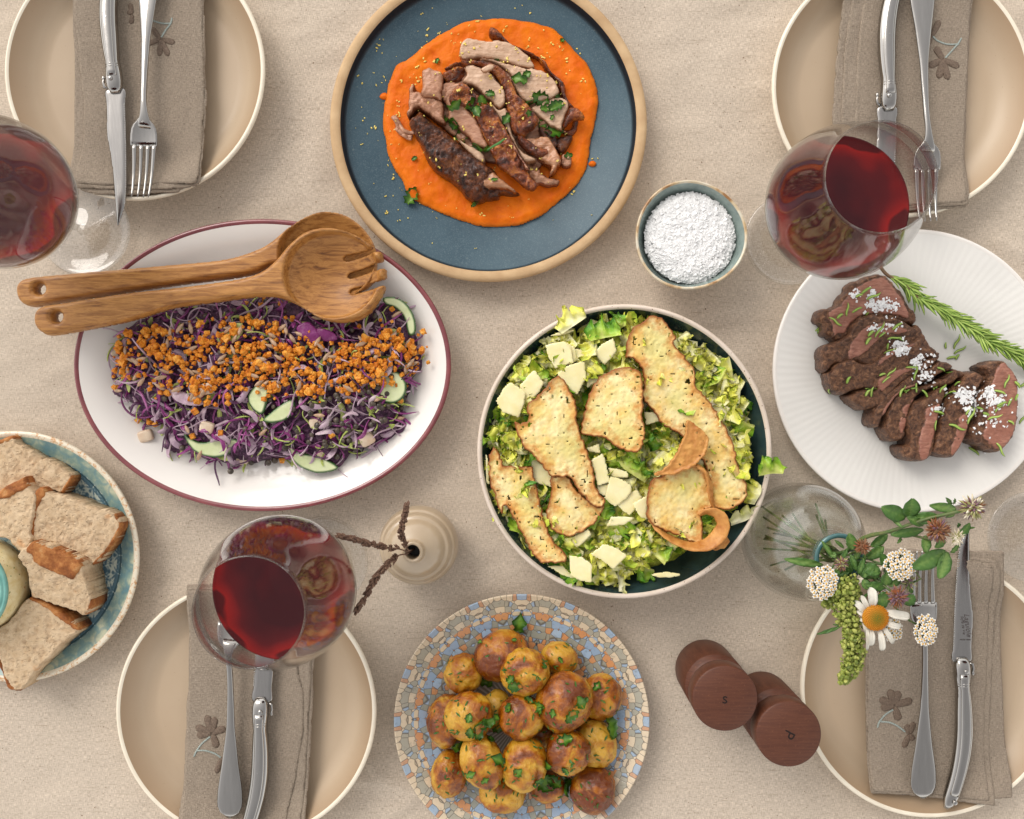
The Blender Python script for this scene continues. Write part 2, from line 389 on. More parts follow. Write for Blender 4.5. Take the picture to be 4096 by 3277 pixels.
def m_breadplate():
    b = NB('b', .3, .5, .4, .1)
    v, r, f = b.fold(34)
    wob = b.noise(120, 3, .6)
    ring = b.math('SINE', b.math('ADD', b.math('MULTIPLY', r, 1700), b.math('MULTIPLY', b.math('COSINE', b.math('MULTIPLY', f, 34)), 4.2)))
    vd = b.vor(150, 'DISTANCE_TO_EDGE', v, .8); vd2 = b.math('SINE', b.math('MULTIPLY', b.vor(95, 'F1', v, .9), 14))
    pat = b.math('ADD', b.math('MULTIPLY', ring, .5), b.math('MULTIPLY', vd2, .8)); pat = b.math('ADD', pat, b.rng(vd, .02, .10, 1.0, -.3)); pat = b.math('ADD', pat, b.rng(wob, .3, .7, -.8, .8))
    c = b.ramp(b.rng(pat, -1.2, 1.6), [(.22, col(82, 112, 126)), (.45, col(112, 140, 150)), (.70, col(176, 188, 182)), (.92, col(204, 212, 198))])
    gr = b.ramp(b.noise(60, 4, .6), [(.35, col(98, 132, 138)), (.50, col(138, 160, 148)), (.64, col(190, 192, 166))])
    gr = b.mix(b.rng(vd2, -.2, .9, 0, .5), gr, col(98, 140, 150))
    c = b.mix(b.rng(r, .0905, .0912), c, gr)
    ln = b.math('LESS_THAN', b.math('ABSOLUTE', b.math('SUBTRACT', r, .0895)), .0006); c = b.mix(ln, c, col(48, 78, 84))
    b.base(c); return b
def m_breadrim():
    b = NB('b', .4, .5, .3); n = b.noise(330, 4, .7); b.base(b.ramp(n, [(.5, col(222, 212, 190)), (.62, col(204, 160, 112)), (.8, col(170, 105, 60))])); b.bump(b.noise(100, 3), .0004, .5); return b
def m_mosaic():
    b = NB('m', .25, .5, .35, .12)
    v, r, f = b.fold(16)
    d = b.N('ShaderNodeVectorMath'); d.operation = 'ADD'; b.L(v, d.inputs[0])
    e = b.vor(180, 'DISTANCE_TO_EDGE', v, .75); cc = b.xyz(b.vor(180, 'F1', v, .75, 'Color'))
    sel = cc[0]
    c = b.ramp(sel, [(0, col(160, 184, 208)), (.26, col(150, 152, 140)), (.44, col(204, 144, 96)), (.60, col(146, 168, 192)), (.72, col(216, 196, 164)), (.86, col(58, 74, 94))], 'CONSTANT')
    band = b.ramp(cc[1], [(0, col(216, 198, 170)), (.38, col(168, 164, 148)), (.6, col(156, 176, 196)), (.80, col(196, 150, 116)), (.9, col(92, 104, 112))], 'CONSTANT')
    c = b.mix(b.math('GREATER_THAN', r, .094), c, band)
    wn = b.noise(260, 4, .7); c = b.mix(b.rng(wn, .54, .72, 0, .5), c, col(92, 98, 100))
    c = b.mix(b.rng(b.noise(90, 3), .45, .7, 0, .15), c, col(196, 176, 150))
    c = b.mix(b.rng(e, .01, .055, .85, 0), c, col(92, 86, 76))
    ridge = b.math('SINE', b.math('MULTIPLY', b.math('ARCTAN2', b.xyz()[1], b.xyz()[0]), 70))
    cen = b.mix(b.rng(ridge, -.2, .6), col(132, 124, 112), col(178, 168, 154)); c = b.mix(b.rng(r, .054, .050), c, cen)
    b.base(c); b.bump(b.rng(e, 0, .08), .0002, .6); return b
def m_wood():
    b = NB('w', .42, .4, .1); b.ofs(); vec = b.map((1, 9, 9), (0, 0, R(-7))); n = b.noise(34, 5, .65, vec, .6); f = b.noise(160, 4, .7, b.map((1, 22, 22), (0, 0, R(-7))))
    c = b.ramp(n, [(.28, col(104, 62, 26)), (.42, col(152, 100, 46)), (.58, col(184, 130, 68)), (.75, col(164, 110, 54))]); c = b.mix(b.rng(f, .52, .68, 0, .55), c, col(106, 66, 34))
    b.base(c); b.bump(f, .0003, .6); return b
def m_millwood():
    b = NB('w', .5, .35, .05); f = b.noise(60, 5, .65, b.map((1, 14, 1), (0, 0, R(12)))); g = b.noise(500, 3)
    c = b.mix(b.rng(f, .35, .65), col(76, 40, 25), col(92, 52, 34)); c = b.mix(b.rng(g, .6, .7, 0, .3), c, col(130, 84, 60)); b.base(c); b.bump(f, .0002, .4); return b
def m_millwood_pepper():
    b = m_millwood(); b.b.inputs['Roughness'].default_value = .55; return b
def m_beigeceramic():
    b = NB('v', .3, .5, .4, .1); b.base(b.mix(b.rng(b.noise(30, 3), .3, .7), col(166, 146, 120), col(180, 161, 135))); b.bump(b.noise(60, 2), .0002, .3); return b
def m_steel():
    b = NB('s', .1, .5, 0, 0, 1); n = b.noise(40, 3, .6, b.map((8, 1, 1))); b.base(b.mix(b.rng(n, .3, .7), col(160, 157, 153), col(168, 165, 161)))
    b.set('Roughness', b.rng(n, .3, .7, .05, .16)); b.bump(b.noise(30, 2), .0006, .35); return b
def m_blade():
    b = NB('s', .2, .5, 0, 0, 1); n = b.noise(60, 3, .6, b.map((12, 1, 1))); b.base(b.mix(b.rng(n, .3, .7), col(152, 149, 146), col(162, 159, 156))); b.bump(b.noise(22, 2), .0006, .3); return b
def glassmat(tint=(.96,.96,.95), edge=1.0, f0=.05, dk=.6):
    b = NB('glass', .0); t = b.t
    lw = b.N('ShaderNodeLayerWeight'); lw.inputs['Blend'].default_value = .5
    f = b.math('POWER', lw.outputs['Facing'], 4.0); f = b.math('MULTIPLY_ADD', f, .85*edge, f0, clamp=True)
    tr = b.N('ShaderNodeBsdfTransparent'); gl = b.N('ShaderNodeBsdfGlossy'); gl.inputs['Roughness'].default_value = .01; gl.inputs['Color'].default_value = (.95,.95,.95,1)
    tc = b.mix(b.math('POWER', lw.outputs['Facing'], 3.0), (*tint, 1), (tint[0]*dk, tint[1]*dk, tint[2]*dk, 1)); b.L(tc, tr.inputs[0])
    mx = b.N('ShaderNodeMixShader'); b.L(f, mx.inputs[0]); b.L(tr.outputs[0], mx.inputs[1]); b.L(gl.outputs[0], mx.inputs[2]); b.L(mx.outputs[0], b.o.inputs[0]); return b
def m_glass(): return glassmat((.99,.99,.985), .85, .03, .72)
def m_footglass(): return glassmat((.97,.97,.965), 1.1, .07, .6)
def m_vaseglass(): return glassmat((.985, .99, .985), .85, .04, .8)
def m_jarglass(): return glassmat((.995,.995,.99), .6, .03, .85)
def m_water(): return glassmat((.985, .99, .98), .5, .02, .85)
def m_juice(): b = NB('j', .2, .5); b.base(b.mix(b.rng(b.noise(90, 4), .35, .65), col(196, 170, 140), col(214, 194, 170))); return b
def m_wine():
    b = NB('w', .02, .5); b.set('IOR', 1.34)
    r, a = b.polar(); k = b.math('ADD', b.rng(r, .022, .050), b.rng(b.noise(22, 2, .4), .3, .7, -.45, .45)); b.base(b.ramp(k, [(0, col(52, 12, 17)), (.5, col(76, 14, 18)), (.92, col(124, 20, 18)), (1, col(70, 12, 14))])); return b  # redder towards the bowl wall: light through thinner wine, painted into the colour
def m_puree():
    b = NB('p', .48, .18, .0, .2); n = b.noise(70, 4, .6); c = b.mix(b.rng(n, .3, .7), col(212, 92, 0), col(230, 118, 0)); c = b.mix(b.rng(b.attr('d'), .0, .004, .5, 0), c, col(206, 120, 40))
    b.base(c); b.bump(b.noise(160, 5, .65, None, .5), .0012, .7); return b
def meat(c1, c2, crust, w=.0016, sc=1.0, bumpd=.0008, rough=.45, coat=.2, stretch=(1, 5, 1), rot=0, dark=None):
    b = NB('meat', rough, .5, coat, .2); b.ofs(3)
    fib = b.noise(90*sc, 4, .65, b.map(stretch, (0, 0, rot)), .8); big = b.noise(45*sc, 3, .6)
    c = b.mix(b.rng(fib, .3, .7), col(*c1), col(*c2)); 
    if dark: c = b.mix(b.rng(big, .46, .62), c, col(*dark))
    if crust: 
        e = b.math('ADD', b.attr('d'), b.rng(b.noise(300, 3), .3, .7, -w*.7, w*.7)); c = b.mix(b.rng(e, w*1.3, w*.6), c, col(*crust))
    b.base(c); b.bump(fib, bumpd, .8); b.bump(b.noise(420*sc, 3), .0005, .7); return b
def m_turkey(): return meat((182, 142, 112), (212, 178, 148), (160, 112, 78), .0007, 1.2, .0006)
def m_turkeypink(): return meat((150, 98, 70), (196, 146, 114), (126, 72, 46), .0008, 1.3, .0007)
def m_skin():
    b = NB('skin', .26, .5, .35, .1); b.ofs(3); n = b.noise(75, 5, .65, None, .8); 
    c = b.ramp(n, [(.30, col(40, 15, 5)), (.42, col(92, 36, 8)), (.53, col(144, 66, 14)), (.66, col(202, 122, 44))]); b.base(c)
    b.bump(b.noise(260, 5, .65, None, 1.2), .0032, 1.0); return b
def m_darkskin():
    b = NB('skin', .28, .5, .3, .12); b.ofs(3); n = b.noise(80, 5, .7, None, .8); 
    c = b.ramp(n, [(.34, col(28, 13, 7)), (.46, col(70, 32, 14)), (.58, col(116, 60, 24)), (.72, col(160, 98, 46))]); b.base(c)
    b.bump(b.noise(240, 5, .65, None, 1.5), .0026, 1.0); return b
def m_paleskin(): return meat((170, 110, 70), (196, 146, 110), (120, 60, 30), .001, 1, .0012, .25, .5)
def m_steakface(): return meat((122, 70, 54), (178, 124, 102), (88, 56, 38), .0016, 1.3, .0010, .45, .1, (1.0, 4.0, 1), .6, (150, 96, 76))
def m_steakcrust():
    b = NB('st', .42, .4, .15, .2); b.ofs(3); n = b.noise(210, 6, .72, None, .8)
    c = b.ramp(n, [(.30, col(44, 27, 18)), (.42, col(88, 56, 38)), (.54, col(124, 84, 58)), (.68, col(176, 128, 92))]); b.base(c); b.bump(b.noise(1, 4, .7, b.map((260, 900, 400), (0, 0, .5))), .0018, .9); b.bump(b.noise(420, 5, .7, None, 1), .0022, .9); return b
def m_potato():
    b = NB('po', .22, .45, .2, .05); b.ofs(3); n = b.noise(42, 4, .6, None, .5); r = b.rnd()
    k = b.math('ADD', n, b.rng(r, 0, 1, -.10, .10))
    c = b.ramp(k, [(.40, col(204, 156, 52)), (.46, col(184, 128, 26)), (.54, col(160, 88, 6)), (.64, col(108, 48, 2))])
    sp = b.vor(420); c = b.mix(b.rng(sp, .06, .1, .5, 0), c, col(96, 60, 22))
    wr = b.noise(110, 6, .68, None, 1.8); b.base(b.mix(b.rng(wr, .55, .75, 0, .4), c, col(206, 160, 80))); b.bump(wr, .0022, .7); return b
def m_crumb():
    b = NB('br', .9, .1); b.ofs(3); n = b.noise(120, 5, .65); wv = b.N('ShaderNodeVectorMath'); wv.operation = 'ADD'; b.L(b.tc, wv.inputs[0]); sc_ = b.N('ShaderNodeVectorMath'); sc_.operation = 'SCALE'; tn = b.N('ShaderNodeTexNoise'); b.L(b.tc, tn.inputs[0]); tn.inputs['Scale'].default_value = 220; b.L(tn.outputs['Color'], sc_.inputs[0]); sc_.inputs['Scale'].default_value = .004; b.L(sc_.outputs[0], wv.inputs[1]); v = b.math('ADD', b.rng(b.vor(250, 'F1', b.map((1, 1.5, 1), (0, 0, .5), wv.outputs[0])), .12, .34), b.math('MULTIPLY', b.rng(b.vor(560, 'F1', wv.outputs[0]), .1, .35), .6))
    c = b.mix(b.rng(n, .3, .7), col(192, 164, 130), col(214, 190, 158)); c = b.mix(b.rng(b.attr('pit'), .1, .9, 0, .22), c, col(160, 126, 96)); c = b.mix(b.rng(b.noise(55, 2), .66, .74, 0, .5), c, col(206, 142, 84))
    b.base(c); c = b.mix(b.rng(v, .9, .0, 0, .35), c, col(148, 112, 80)); b.base(c); b.bump(b.noise(600, 4, .7), .0007, .8); b.bump(v, .0010, .7); return b
def m_crust():
    b = NB('cr', .65, .35); b.ofs(3); n = b.noise(90, 5, .68); c = b.ramp(n, [(.3, col(104, 56, 24)), (.46, col(150, 88, 40)), (.60, col(182, 120, 64)), (.78, col(206, 164, 112))]); b.base(c); b.bump(b.noise(400, 5, .7), .0012, 1); return b
def m_toast():
    b = NB('to', .5, .4, .1); b.ofs(3); n = b.noise(60, 4, .6); e = b.math('ADD', b.attr('d'), b.rng(b.noise(140, 4, .65), .3, .7, -.006, .006))
    c = b.mix(b.rng(n, .38, .62), col(248, 230, 170), col(236, 198, 112)); c = b.mix(b.rng(b.noise(38, 2, .5), .44, .62, 0, .75), c, col(222, 210, 132)); c = b.mix(b.rng(e, .0085, .0005, 0, .85), c, col(202, 130, 52)); c = b.mix(b.rng(b.attr('d'), .0019, .0006), c, col(142, 78, 28))
    c = b.mix(b.rng(b.vor(300), .06, .22, .45, 0), c, col(190, 166, 92)); b.base(c); b.bump(b.vor(420, 'SMOOTH_F1'), .0007, .6); t = b.N('ShaderNodeBsdfTranslucent'); b.L(c, t.inputs[0]); m = b.N('ShaderNodeMixShader'); m.inputs[0].default_value = .10; b.L(b.b.outputs[0], m.inputs[1]); b.L(t.outputs[0], m.inputs[2]); b.L(m.outputs[0], b.o.inputs[0]); return b
def m_toastdark():
    b = m_toast(); b.base(b.mix(b.rng(b.noise(120, 4, .6), .3, .7), col(172, 104, 42), col(216, 158, 84))); return b
def m_parmesan():
    b = NB('pa', .45, .45, .05); b.ofs(3); b.base(b.mix(b.rng(b.noise(90, 3), .35, .7), col(230, 216, 158), col(238, 227, 180))); b.bump(b.noise(200, 4), .0006, .6)
    b.set('Subsurface Weight', .2); b.set('Subsurface Radius', (.003, .002, .001)); b.set('Subsurface Scale', 1.0); return b
def leafmat(stops, rough=.35, bsc=180, tl=.25, key='v', bd=.0010):
    b = NB('leaf', rough, .45, .1); b.ofs(3)
    k = b.math('ADD', b.attr(key), b.rng(b.noise(90, 4, .6), .3, .7, -.22, .22)); k = b.math('ADD', k, b.rng(b.rnd(), 0, 1, -.18, .18))
    c = b.ramp(k, stops); b.base(c); b.bump(b.noise(bsc, 4, .6), bd, .7)
    t = b.N('ShaderNodeBsdfTranslucent'); b.L(c, t.inputs[0]); m = b.N('ShaderNodeMixShader'); m.inputs[0].default_value = tl
    b.L(b.b.outputs[0], m.inputs[1]); b.L(t.outputs[0], m.inputs[2]); b.L(m.outputs[0], b.o.inputs[0]); return b
def m_lettuce(): return leafmat([(0, col(250, 246, 196)), (.45, col(250, 246, 122)), (.8, col(238, 240, 98)), (1, col(200, 224, 78))])
def m_lettucegreen(): return leafmat([(0, col(226, 230, 134)), (.3, col(186, 216, 72)), (.7, col(138, 188, 54)), (1, col(86, 146, 40))])
def m_lettucepale(): return leafmat([(0, col(226, 222, 188)), (.6, col(222, 220, 148)), (1, col(206, 206, 84))])
def m_parsley(): return leafmat([(0, col(112, 152, 48)), (.6, col(66, 112, 30)), (1, col(42, 84, 22))], .3)
def m_chive(): return simple('chive', (58, 84, 40), (30, 54, 24), 300, .4, .0003)
def m_cloverleaf(): return leafmat([(0, col(128, 158, 82)), (.45, col(86, 124, 54)), (1, col(64, 102, 42))], .45, 260, .2)
def m_cabpurple(): return leafmat([(0, col(104, 30, 84)), (.5, col(136, 48, 116)), (1, col(182, 110, 160))], .3, 300, .1)
def m_cabdark(): return leafmat([(0, col(56, 26, 52)), (.5, col(80, 38, 72)), (1, col(110, 60, 98))], .3, 300, .1)
def m_cabpale(): return leafmat([(0, col(214, 192, 196)), (.5, col(190, 160, 178)), (1, col(228, 214, 210))], .35, 300, .15)
def m_cabgreen(): return leafmat([(0, col(214, 214, 156)), (.5, col(176, 192, 92)), (1, col(206, 208, 140))], .35, 300, .2)
def m_crouton():
    b = NB('cr', .6, .4, .1); b.ofs(3); n = b.noise(300, 4, .65); c = b.ramp(b.math('ADD', n, b.rng(b.rnd(), 0, 1, -.08, .08)), [(.3, col(196, 104, 16)), (.5, col(226, 144, 34)), (.7, col(240, 178, 80))]); b.base(c); b.bump(b.noise(700, 4, .7), .0012, 1); return b
def m_rosemary():
    b = NB('ro', .4, .45, .1); x = b.attr('v'); c = b.mix(b.rng(x, .35, .5), col(80, 122, 34), col(172, 192, 96)); c = b.mix(b.rng(b.rnd(), 0, 1, 0, .5), c, col(112, 150, 46)); b.base(c); return b
def m_salt():
    b = NB('sa', .35, .5); b.base((1, .995, .985, 1)); t = b.N('ShaderNodeBsdfTranslucent'); t.inputs[0].default_value = col(250, 250, 250); m = b.N('ShaderNodeMixShader'); m.inputs[0].default_value = .25; b.L(b.b.outputs[0], m.inputs[1]); b.L(t.outputs[0], m.inputs[2]); b.L(m.outputs[0], b.o.inputs[0]); return b
def m_sorrel(): return leafmat([(0, col(96, 112, 40)), (.5, col(142, 156, 62)), (1, col(182, 186, 96))], .5, 300, .2, 'v')
# ================================================================== tablecloth
def build_cloth():
    n = 300; x = np.linspace(-.62, .62, n); y = np.linspace(-.52, .52, int(n*.84)); X, Y = np.meshgrid(x, y)
    Z = .0016*fbm(X, Y, 0, 9, 3, 3) + .0012*fbm(X*1.0+Y*.6, Y*2.2-X*.5, 0, 26, 2, 9)
    rd = 1-np.abs(fbm(X+.3*Y, Y*.5, 0, 7, 2, 21))*2; Z += .0035*np.clip(rd-.80, 0, 1)
    def crease(fr, a, b, h, wd):
        p = np.array(W(*src(fr, *a))); q = np.array(W(*src(fr, *b))); d, _, _ = segdist(X, Y, [np.array([p, q])]); return h*np.exp(-(d/wd)**2)
    Z += crease('S', (2560, 1280), (2780, 1240), .0028, .007)+crease('S', (2620, 1330), (2950, 1260), .0022, .006)
    Z += crease('S', (1430, 3120), (1700, 3180), .0026, .007)+crease('S', (1460, 3050), (1520, 3110), .0026, .005)+crease('S', (1720, 3150), (1560, 3277), .002, .006)
    Z += crease('S', (4000, 960), (4096, 1010), .002, .006)+crease('S', (1380, 330), (1240, 700), .0012, .012)
    Z = Z*1.25-.0050
    V = np.stack([X, Y, Z], -1).reshape(-1, 3); ny, nx = X.shape
    i = np.arange(ny-1)[:,None]*nx; j = np.arange(nx-1)[None]
    F = np.stack([i+j, i+j+1, i+nx+j+1, i+nx+j], -1).reshape(-1, 4)
    add('tablecloth', V, [F], M('cloth'), loc=(0,0,0), kind='structure', label='natural beige linen tablecloth with soft creases')
build_cloth()
# ================================================================== plates
def dish(name, c, z, well, rim, mw, mr, label, group, seg=160, ell=(1,1), wob=None, extra=None, wname='well', rname='rim'):
    """c = centre of the rim in the picture at rim height z"""
    x, y = W(*c, z); e = empty(name, (x, y, 0), label, 'plate' if 'bowl' not in name else 'bowl', group)
    V, F = lathe(well, (x, y, 0), seg, ell, wob); add(wname, V, F, M(mw), e)
    V, F = lathe(rim, (x, y, 0), seg, ell, wob); add(rname, V, F, M(mr), e)
    for nm, pr, mt in (extra or []):
        V, F = lathe(pr, (x, y, 0), seg, ell, wob); add(nm, V, F, M(mt), e)
    return e, x, y
def dinner_plate(c, label):
    zr = .025; r = 522*S*(H-zr)/H
    well = [(0, .0065), (r-.030, .0063), (r-.026, .0068), (r-.0195, .0098), (r-.013, .0150), (r-.0075, .0205), (r-.0038, .0245)]
    rim = [(r-.0038, .0245), (r-.0024, .0256), (r-.0010, .0252), (r, .0238), (r-.002, .018), (r-.012, .008), (r-.026, .0015), (r-.034, 0), (0, .0012)]
    return dish('dinner_plate', c, zr, well, rim, 'glaze', 'glazerim', label, 'beige dinner plates of the four place settings')
PL = dict(TL=dinner_plate((538, 281), 'beige dinner plate above the left wine glass, under a napkin in the upper left corner'),
          TR=dinner_plate((3609, 348), 'beige dinner plate partly behind the wine glass beside the salt bowl'),
          BL=dinner_plate((984, 2845), 'beige dinner plate under the wine glass, between the bread plate and the potatoes'),
          BR=dinner_plate((3723, 2751), 'beige dinner plate touching the pepper mill, with flowers hanging over its edge'))
# blue plate
rb = 636*S*(.83-.022)/.83
BLUE = dish('serving_plate', (1953, 491), .022,
    [(0, .009), (rb-.013, .0095), (rb-.0113, .011), (rb-.0098, .0185), (rb-.0092, .0205)],
    [(rb-.0092, .0205), (rb-.008, .0222), (rb-.003, .0222), (rb-.0005, .0212), (rb, .019), (rb-.003, .010), (rb-.014, .002), (rb-.03, 0), (0, .002)],
    'blueglaze', 'claytan', 'blue stoneware plate with raw tan rim holding roast meat on orange puree', None, 200)
# oval platter
zo = .028; ko = S*(H-zo)/H; ax, ay = 756*ko, 586*ko
OV = (W(1048, 1461, zo)); oe = empty('oval_platter', (*OV, 0), 'white oval platter with maroon rim line holding purple cabbage salad', 'plate')
def ovl(pr, nm, mt, seg=200):
    pr = np.array(pr); a = np.linspace(0, 2*np.pi, seg, endpoint=False)
    V = np.stack([OV[0]+(ax+pr[:,0][:,None])*np.cos(a), OV[1]+(ay+pr[:,0][:,None])*np.sin(a), pr[:,1][:,None]+0*a], -1).reshape(-1,3)
    n = len(pr); i = np.arange(n-1)[:,None]*seg; j = np.arange(seg)[None]; k = (j+1) % seg
    return V, [np.stack([i+j, i+k, i+seg+k, i+seg+j], -1).reshape(-1,4)]
V, F = ovl([(-.0042, .0266), (-.010, .0245), (-.020, .0195), (-.030, .0130), (-.040, .0095), (-.055, .0090), (-ay+.001, .009)][::-1], 'well', 'porcelain'); add('well', V, F, M('porcelain'), oe)
V, F = ovl([(-.0042, .0266), (-.0026, .0278), (-.0008, .0276), (0, .0264), (-.0008, .0245), (-.004, .0225)], 'rim', 'maroon'); add('rim', V, F, M('maroon'), oe, label='maroon painted rim line')
V, F = ovl([(-.004, .0225), (-.016, .014), (-.034, .004), (-.045, .0), (-ay+.001, .001)], 'foot', 'porcelain'); add('foot', V, F, M('porcelain'), oe)
# white plate
rw = 568*S*(.83-.018)/.83
WHITE = dish('round_platter', (3659, 1483), .018,
    [(0, .0085), (rw*.55, .0088), (rw*.72, .0102), (rw*.86, .0132), (rw-.004, .0170)],
    [(rw-.004, .0170), (rw-.002, .0180), (rw-.0005, .0175), (rw, .0162), (rw-.006, .011), (rw-.03, .002), (rw-.05, 0), (0, .001)],
    'fluted', 'porcelain', 'round white platter of sliced steak beside a rosemary sprig', None, 200)
# lettuce bowl
rl = 590*S*(.83-.052)/.83
LET = dish('salad_bowl', (2498, 1806), .052,
    [(0, .008), (rl-.040, .0085), (rl-.026, .014), (rl-.013, .028), (rl-.007, .043), (rl-.0042, .0505)],
    [(rl-.0042, .0505), (rl-.003, .0522), (rl-.001, .0520), (rl, .0505), (rl-.003, .036), (rl-.012, .016), (rl-.03, .002), (rl-.05, 0), (0, .002)],
    'darkteal', 'specklerim', 'low round dark teal bowl with speckled pink rim full of lettuce salad', None, 200)
# salt bowl
rs = 222*S*(.83-.042)/.83
wb = lambda a: .018*np.cos(3*a+.6)+.012*np.cos(2*a)
SALT = dish('salt_bowl', (2764, 941), .042,
    [(0, .006), (rs*.5, .009), (rs*.78, .018), (rs-.0055, .031), (rs-.0024, .0405)],
    [(rs-.0024, .0405), (rs-.0015, .0420), (rs-.0004, .0418), (rs, .0402), (rs-.004, .026), (rs-.016, .008), (rs-.024, .0), (0, .001)],
    'saltglaze', 'saltrim', 'small grey green bowl heaped with flaky white salt', None, 96, (1,1), wb)
# bread plate
rp = 506*S*(.83-.024)/.83
BREAD = dish('bread_plate', (43, 2230), .024,
    [(0, .0070), (rp-.034, .0074), (rp-.027, .0088), (rp-.018, .0128), (rp-.0052, .0188)],
    [(rp-.0052, .0188), (rp-.003, .0202), (rp-.001, .0200), (rp, .0186), (rp-.004, .012), (rp-.02, .003), (rp-.04, 0), (0, .001)],
    'breadplate', 'breadrim', 'blue green patterned plate with worn cream rim holding chunks of bread', None, 200)
# mosaic plate
rm = 512*S*(.83-.020)/.83
MOS = dish('patterned_plate', (2087, 2889), .020,
    [(0, .0075), (rm*.5, .0078), (rm*.75, .0098), (rm*.9, .0140), (rm-.0015, .0195)],
    [(rm-.0015, .0195), (rm-.0006, .0200), (rm, .0192), (rm-.006, .012), (rm-.03, .002), (rm-.05, 0), (0, .001)],
    'mosaic', 'mosaic', 'round plate printed with a blue and orange star mosaic holding roast potatoes', None, 200)
# ================================================================== napkins
def napkin(key, fr, layers, flowers, label):
    pe, px, py = PL[key]; c = layers[0]; zt = .0255
    def base(k):
        def f(x, y):
            r = np.hypot(x-px, y-py)
            return .0185+.0082*sstep(.080, .109, r)+k*.0014+.0006*fbm(x, y, k, 40, 2, 5)
        return f
    P0 = T(fr, layers[0], .025); e = empty('napkin', (P0[:,0].mean(), P0[:,1].mean(), .022), label, 'napkin', 'folded linen napkins on the dinner plates')
    for k, L in enumerate(layers):
        def top(x, y, d, k=k): return .0005*fbm(x, y, k, 55, 3, 8+k)+.0005*fbm(x*3, y*.8, k, 60, 2, 3)-.0003*np.exp(-((d-.0035)/.0012)**2)
        V, F, d = slab(T(fr, L, .025), base(k), .0015, .0012, .0016, top, smoothn=False, rough=.0010, seed=k+len(key)*3, edge=.3, rfreq=60)
        add('fold', V, F, M('linen'), e)
    g = Ground(); g.put(V, F)
    # embroidery
    pm = simple('thread_brown', (96, 78, 64), (122, 103, 86), 900, .6, .0008, 1500); vm = simple('thread_blue', (142, 152, 146), (166, 174, 166), 900, .6, .0006, 1500)
    for (cx, cy), pet in flowers['petals']:
        fe = None
        for (bx, by), (tx, ty), wd in pet:
            n = 9; t = np.linspace(0, 1, n)
            A = np.array([W3(*src(fr, bx+(tx-bx)*q, by+(ty-by)*q), .0255) for q in t])
            for q in range(n):
                sx, sy = src(fr, bx+(tx-bx)*t[q], by+(ty-by)*t[q]); h, nn = g.hit(sx, sy); A[q] = (h.x, h.y, h.z+.0002)
            wv = wd*MM(fr, .025)*np.sqrt(np.clip(1-(2*t-1)**4*.95, .02, 1))*(.65+.35*t)
            V2, F2 = loft(A, wv, .0015*np.sqrt(np.clip(1-(2*t-1)**4, .05, 1)), n=10)
            add('embroidered_petal', V2, F2, pm, e)
    for path in flowers['vines']:
        Q = smoothline([src(fr, *p) for p in path], max(6, len(path)*7)); ps = []
        for q in range(len(Q)):
            h, nn = g.hit(*Q[q]); ps.append(ball((h.x, h.y, h.z+.0003), (.0010, .00075, .0005), 6, 4, rot=(0, 0, .8 if q % 2 else -.4)))
        V2, F2 = join(ps); add('embroidered_stem', V2, F2, vm, e)
    return e, g
def fl5(c, tips, wd): return (c, [(c, t, wd) for t in tips])
NAP = {}
NAP['TL'] = napkin('TL', 'A', [
    [(463,-390),(463,100),(462,500),(462,900),(470,1120),(520,1200),(620,1228),(900,1224),(1115,1214),(1158,1180),(1200,1150),(1240,900),(1240,-390)],
    [(438,-400),(440,100),(452,400),(448,800),(448,1150),(458,1192),(560,1190),(900,1195),(1130,1190),(1250,1176),(1268,1150),(1272,900),(1284,600),(1272,200),(1262,-400)],
    [(452,-395),(455,100),(490,420),(516,620),(512,850),(480,1120),(500,1165),(800,1168),(1100,1160),(1240,1160),(1258,1100),(1262,900),(1276,600),(1264,200),(1254,-395)]],
    dict(petals=[fl5((1010,248), [(948,172),(905,280),(1000,352),(1058,352),(1098,268)], 42), fl5((830,90), [(815,20),(822,150),(800,70)], 36)],
         vines=[[(1015,232),(1040,190),(1070,150),(1078,118)], [(1070,148),(1020,148),(960,130),(930,100)]]),
    'folded linen napkin on the upper left plate, its lower edge crossed by a knife')
NAP['TR'] = napkin('TR', 'C', [
    [(1195,-220),(1180,60),(1150,350),(1131,600),(1134,900),(1150,1130),(1500,1140),(1830,1128),(1852,1110),(1858,700),(1884,100),(1886,-220)],
    [(1260,-215),(1225,50),(1190,300),(1178,600),(1182,900),(1192,1122),(1500,1130),(1840,1115),(1850,700),(1878,100),(1880,-215)],
    [(1325,-215),(1290,40),(1258,300),(1248,600),(1258,900),(1265,1112),(1500,1118),(1830,1100),(1845,700),(1872,100),(1874,-215)]],
    dict(petals=[fl5((1718,322), [(1676,255),(1640,360),(1694,425),(1745,432),(1806,362)], 44), fl5((1655,200), [(1700,110),(1600,215),(1630,240)], 40)],
         vines=[[(1732,312),(1770,270),(1800,235),(1815,210)], [(1800,240),(1740,240),(1690,222),(1665,200)]]),
    'folded linen napkin with several loose folds on the upper right plate, behind the wine glass')
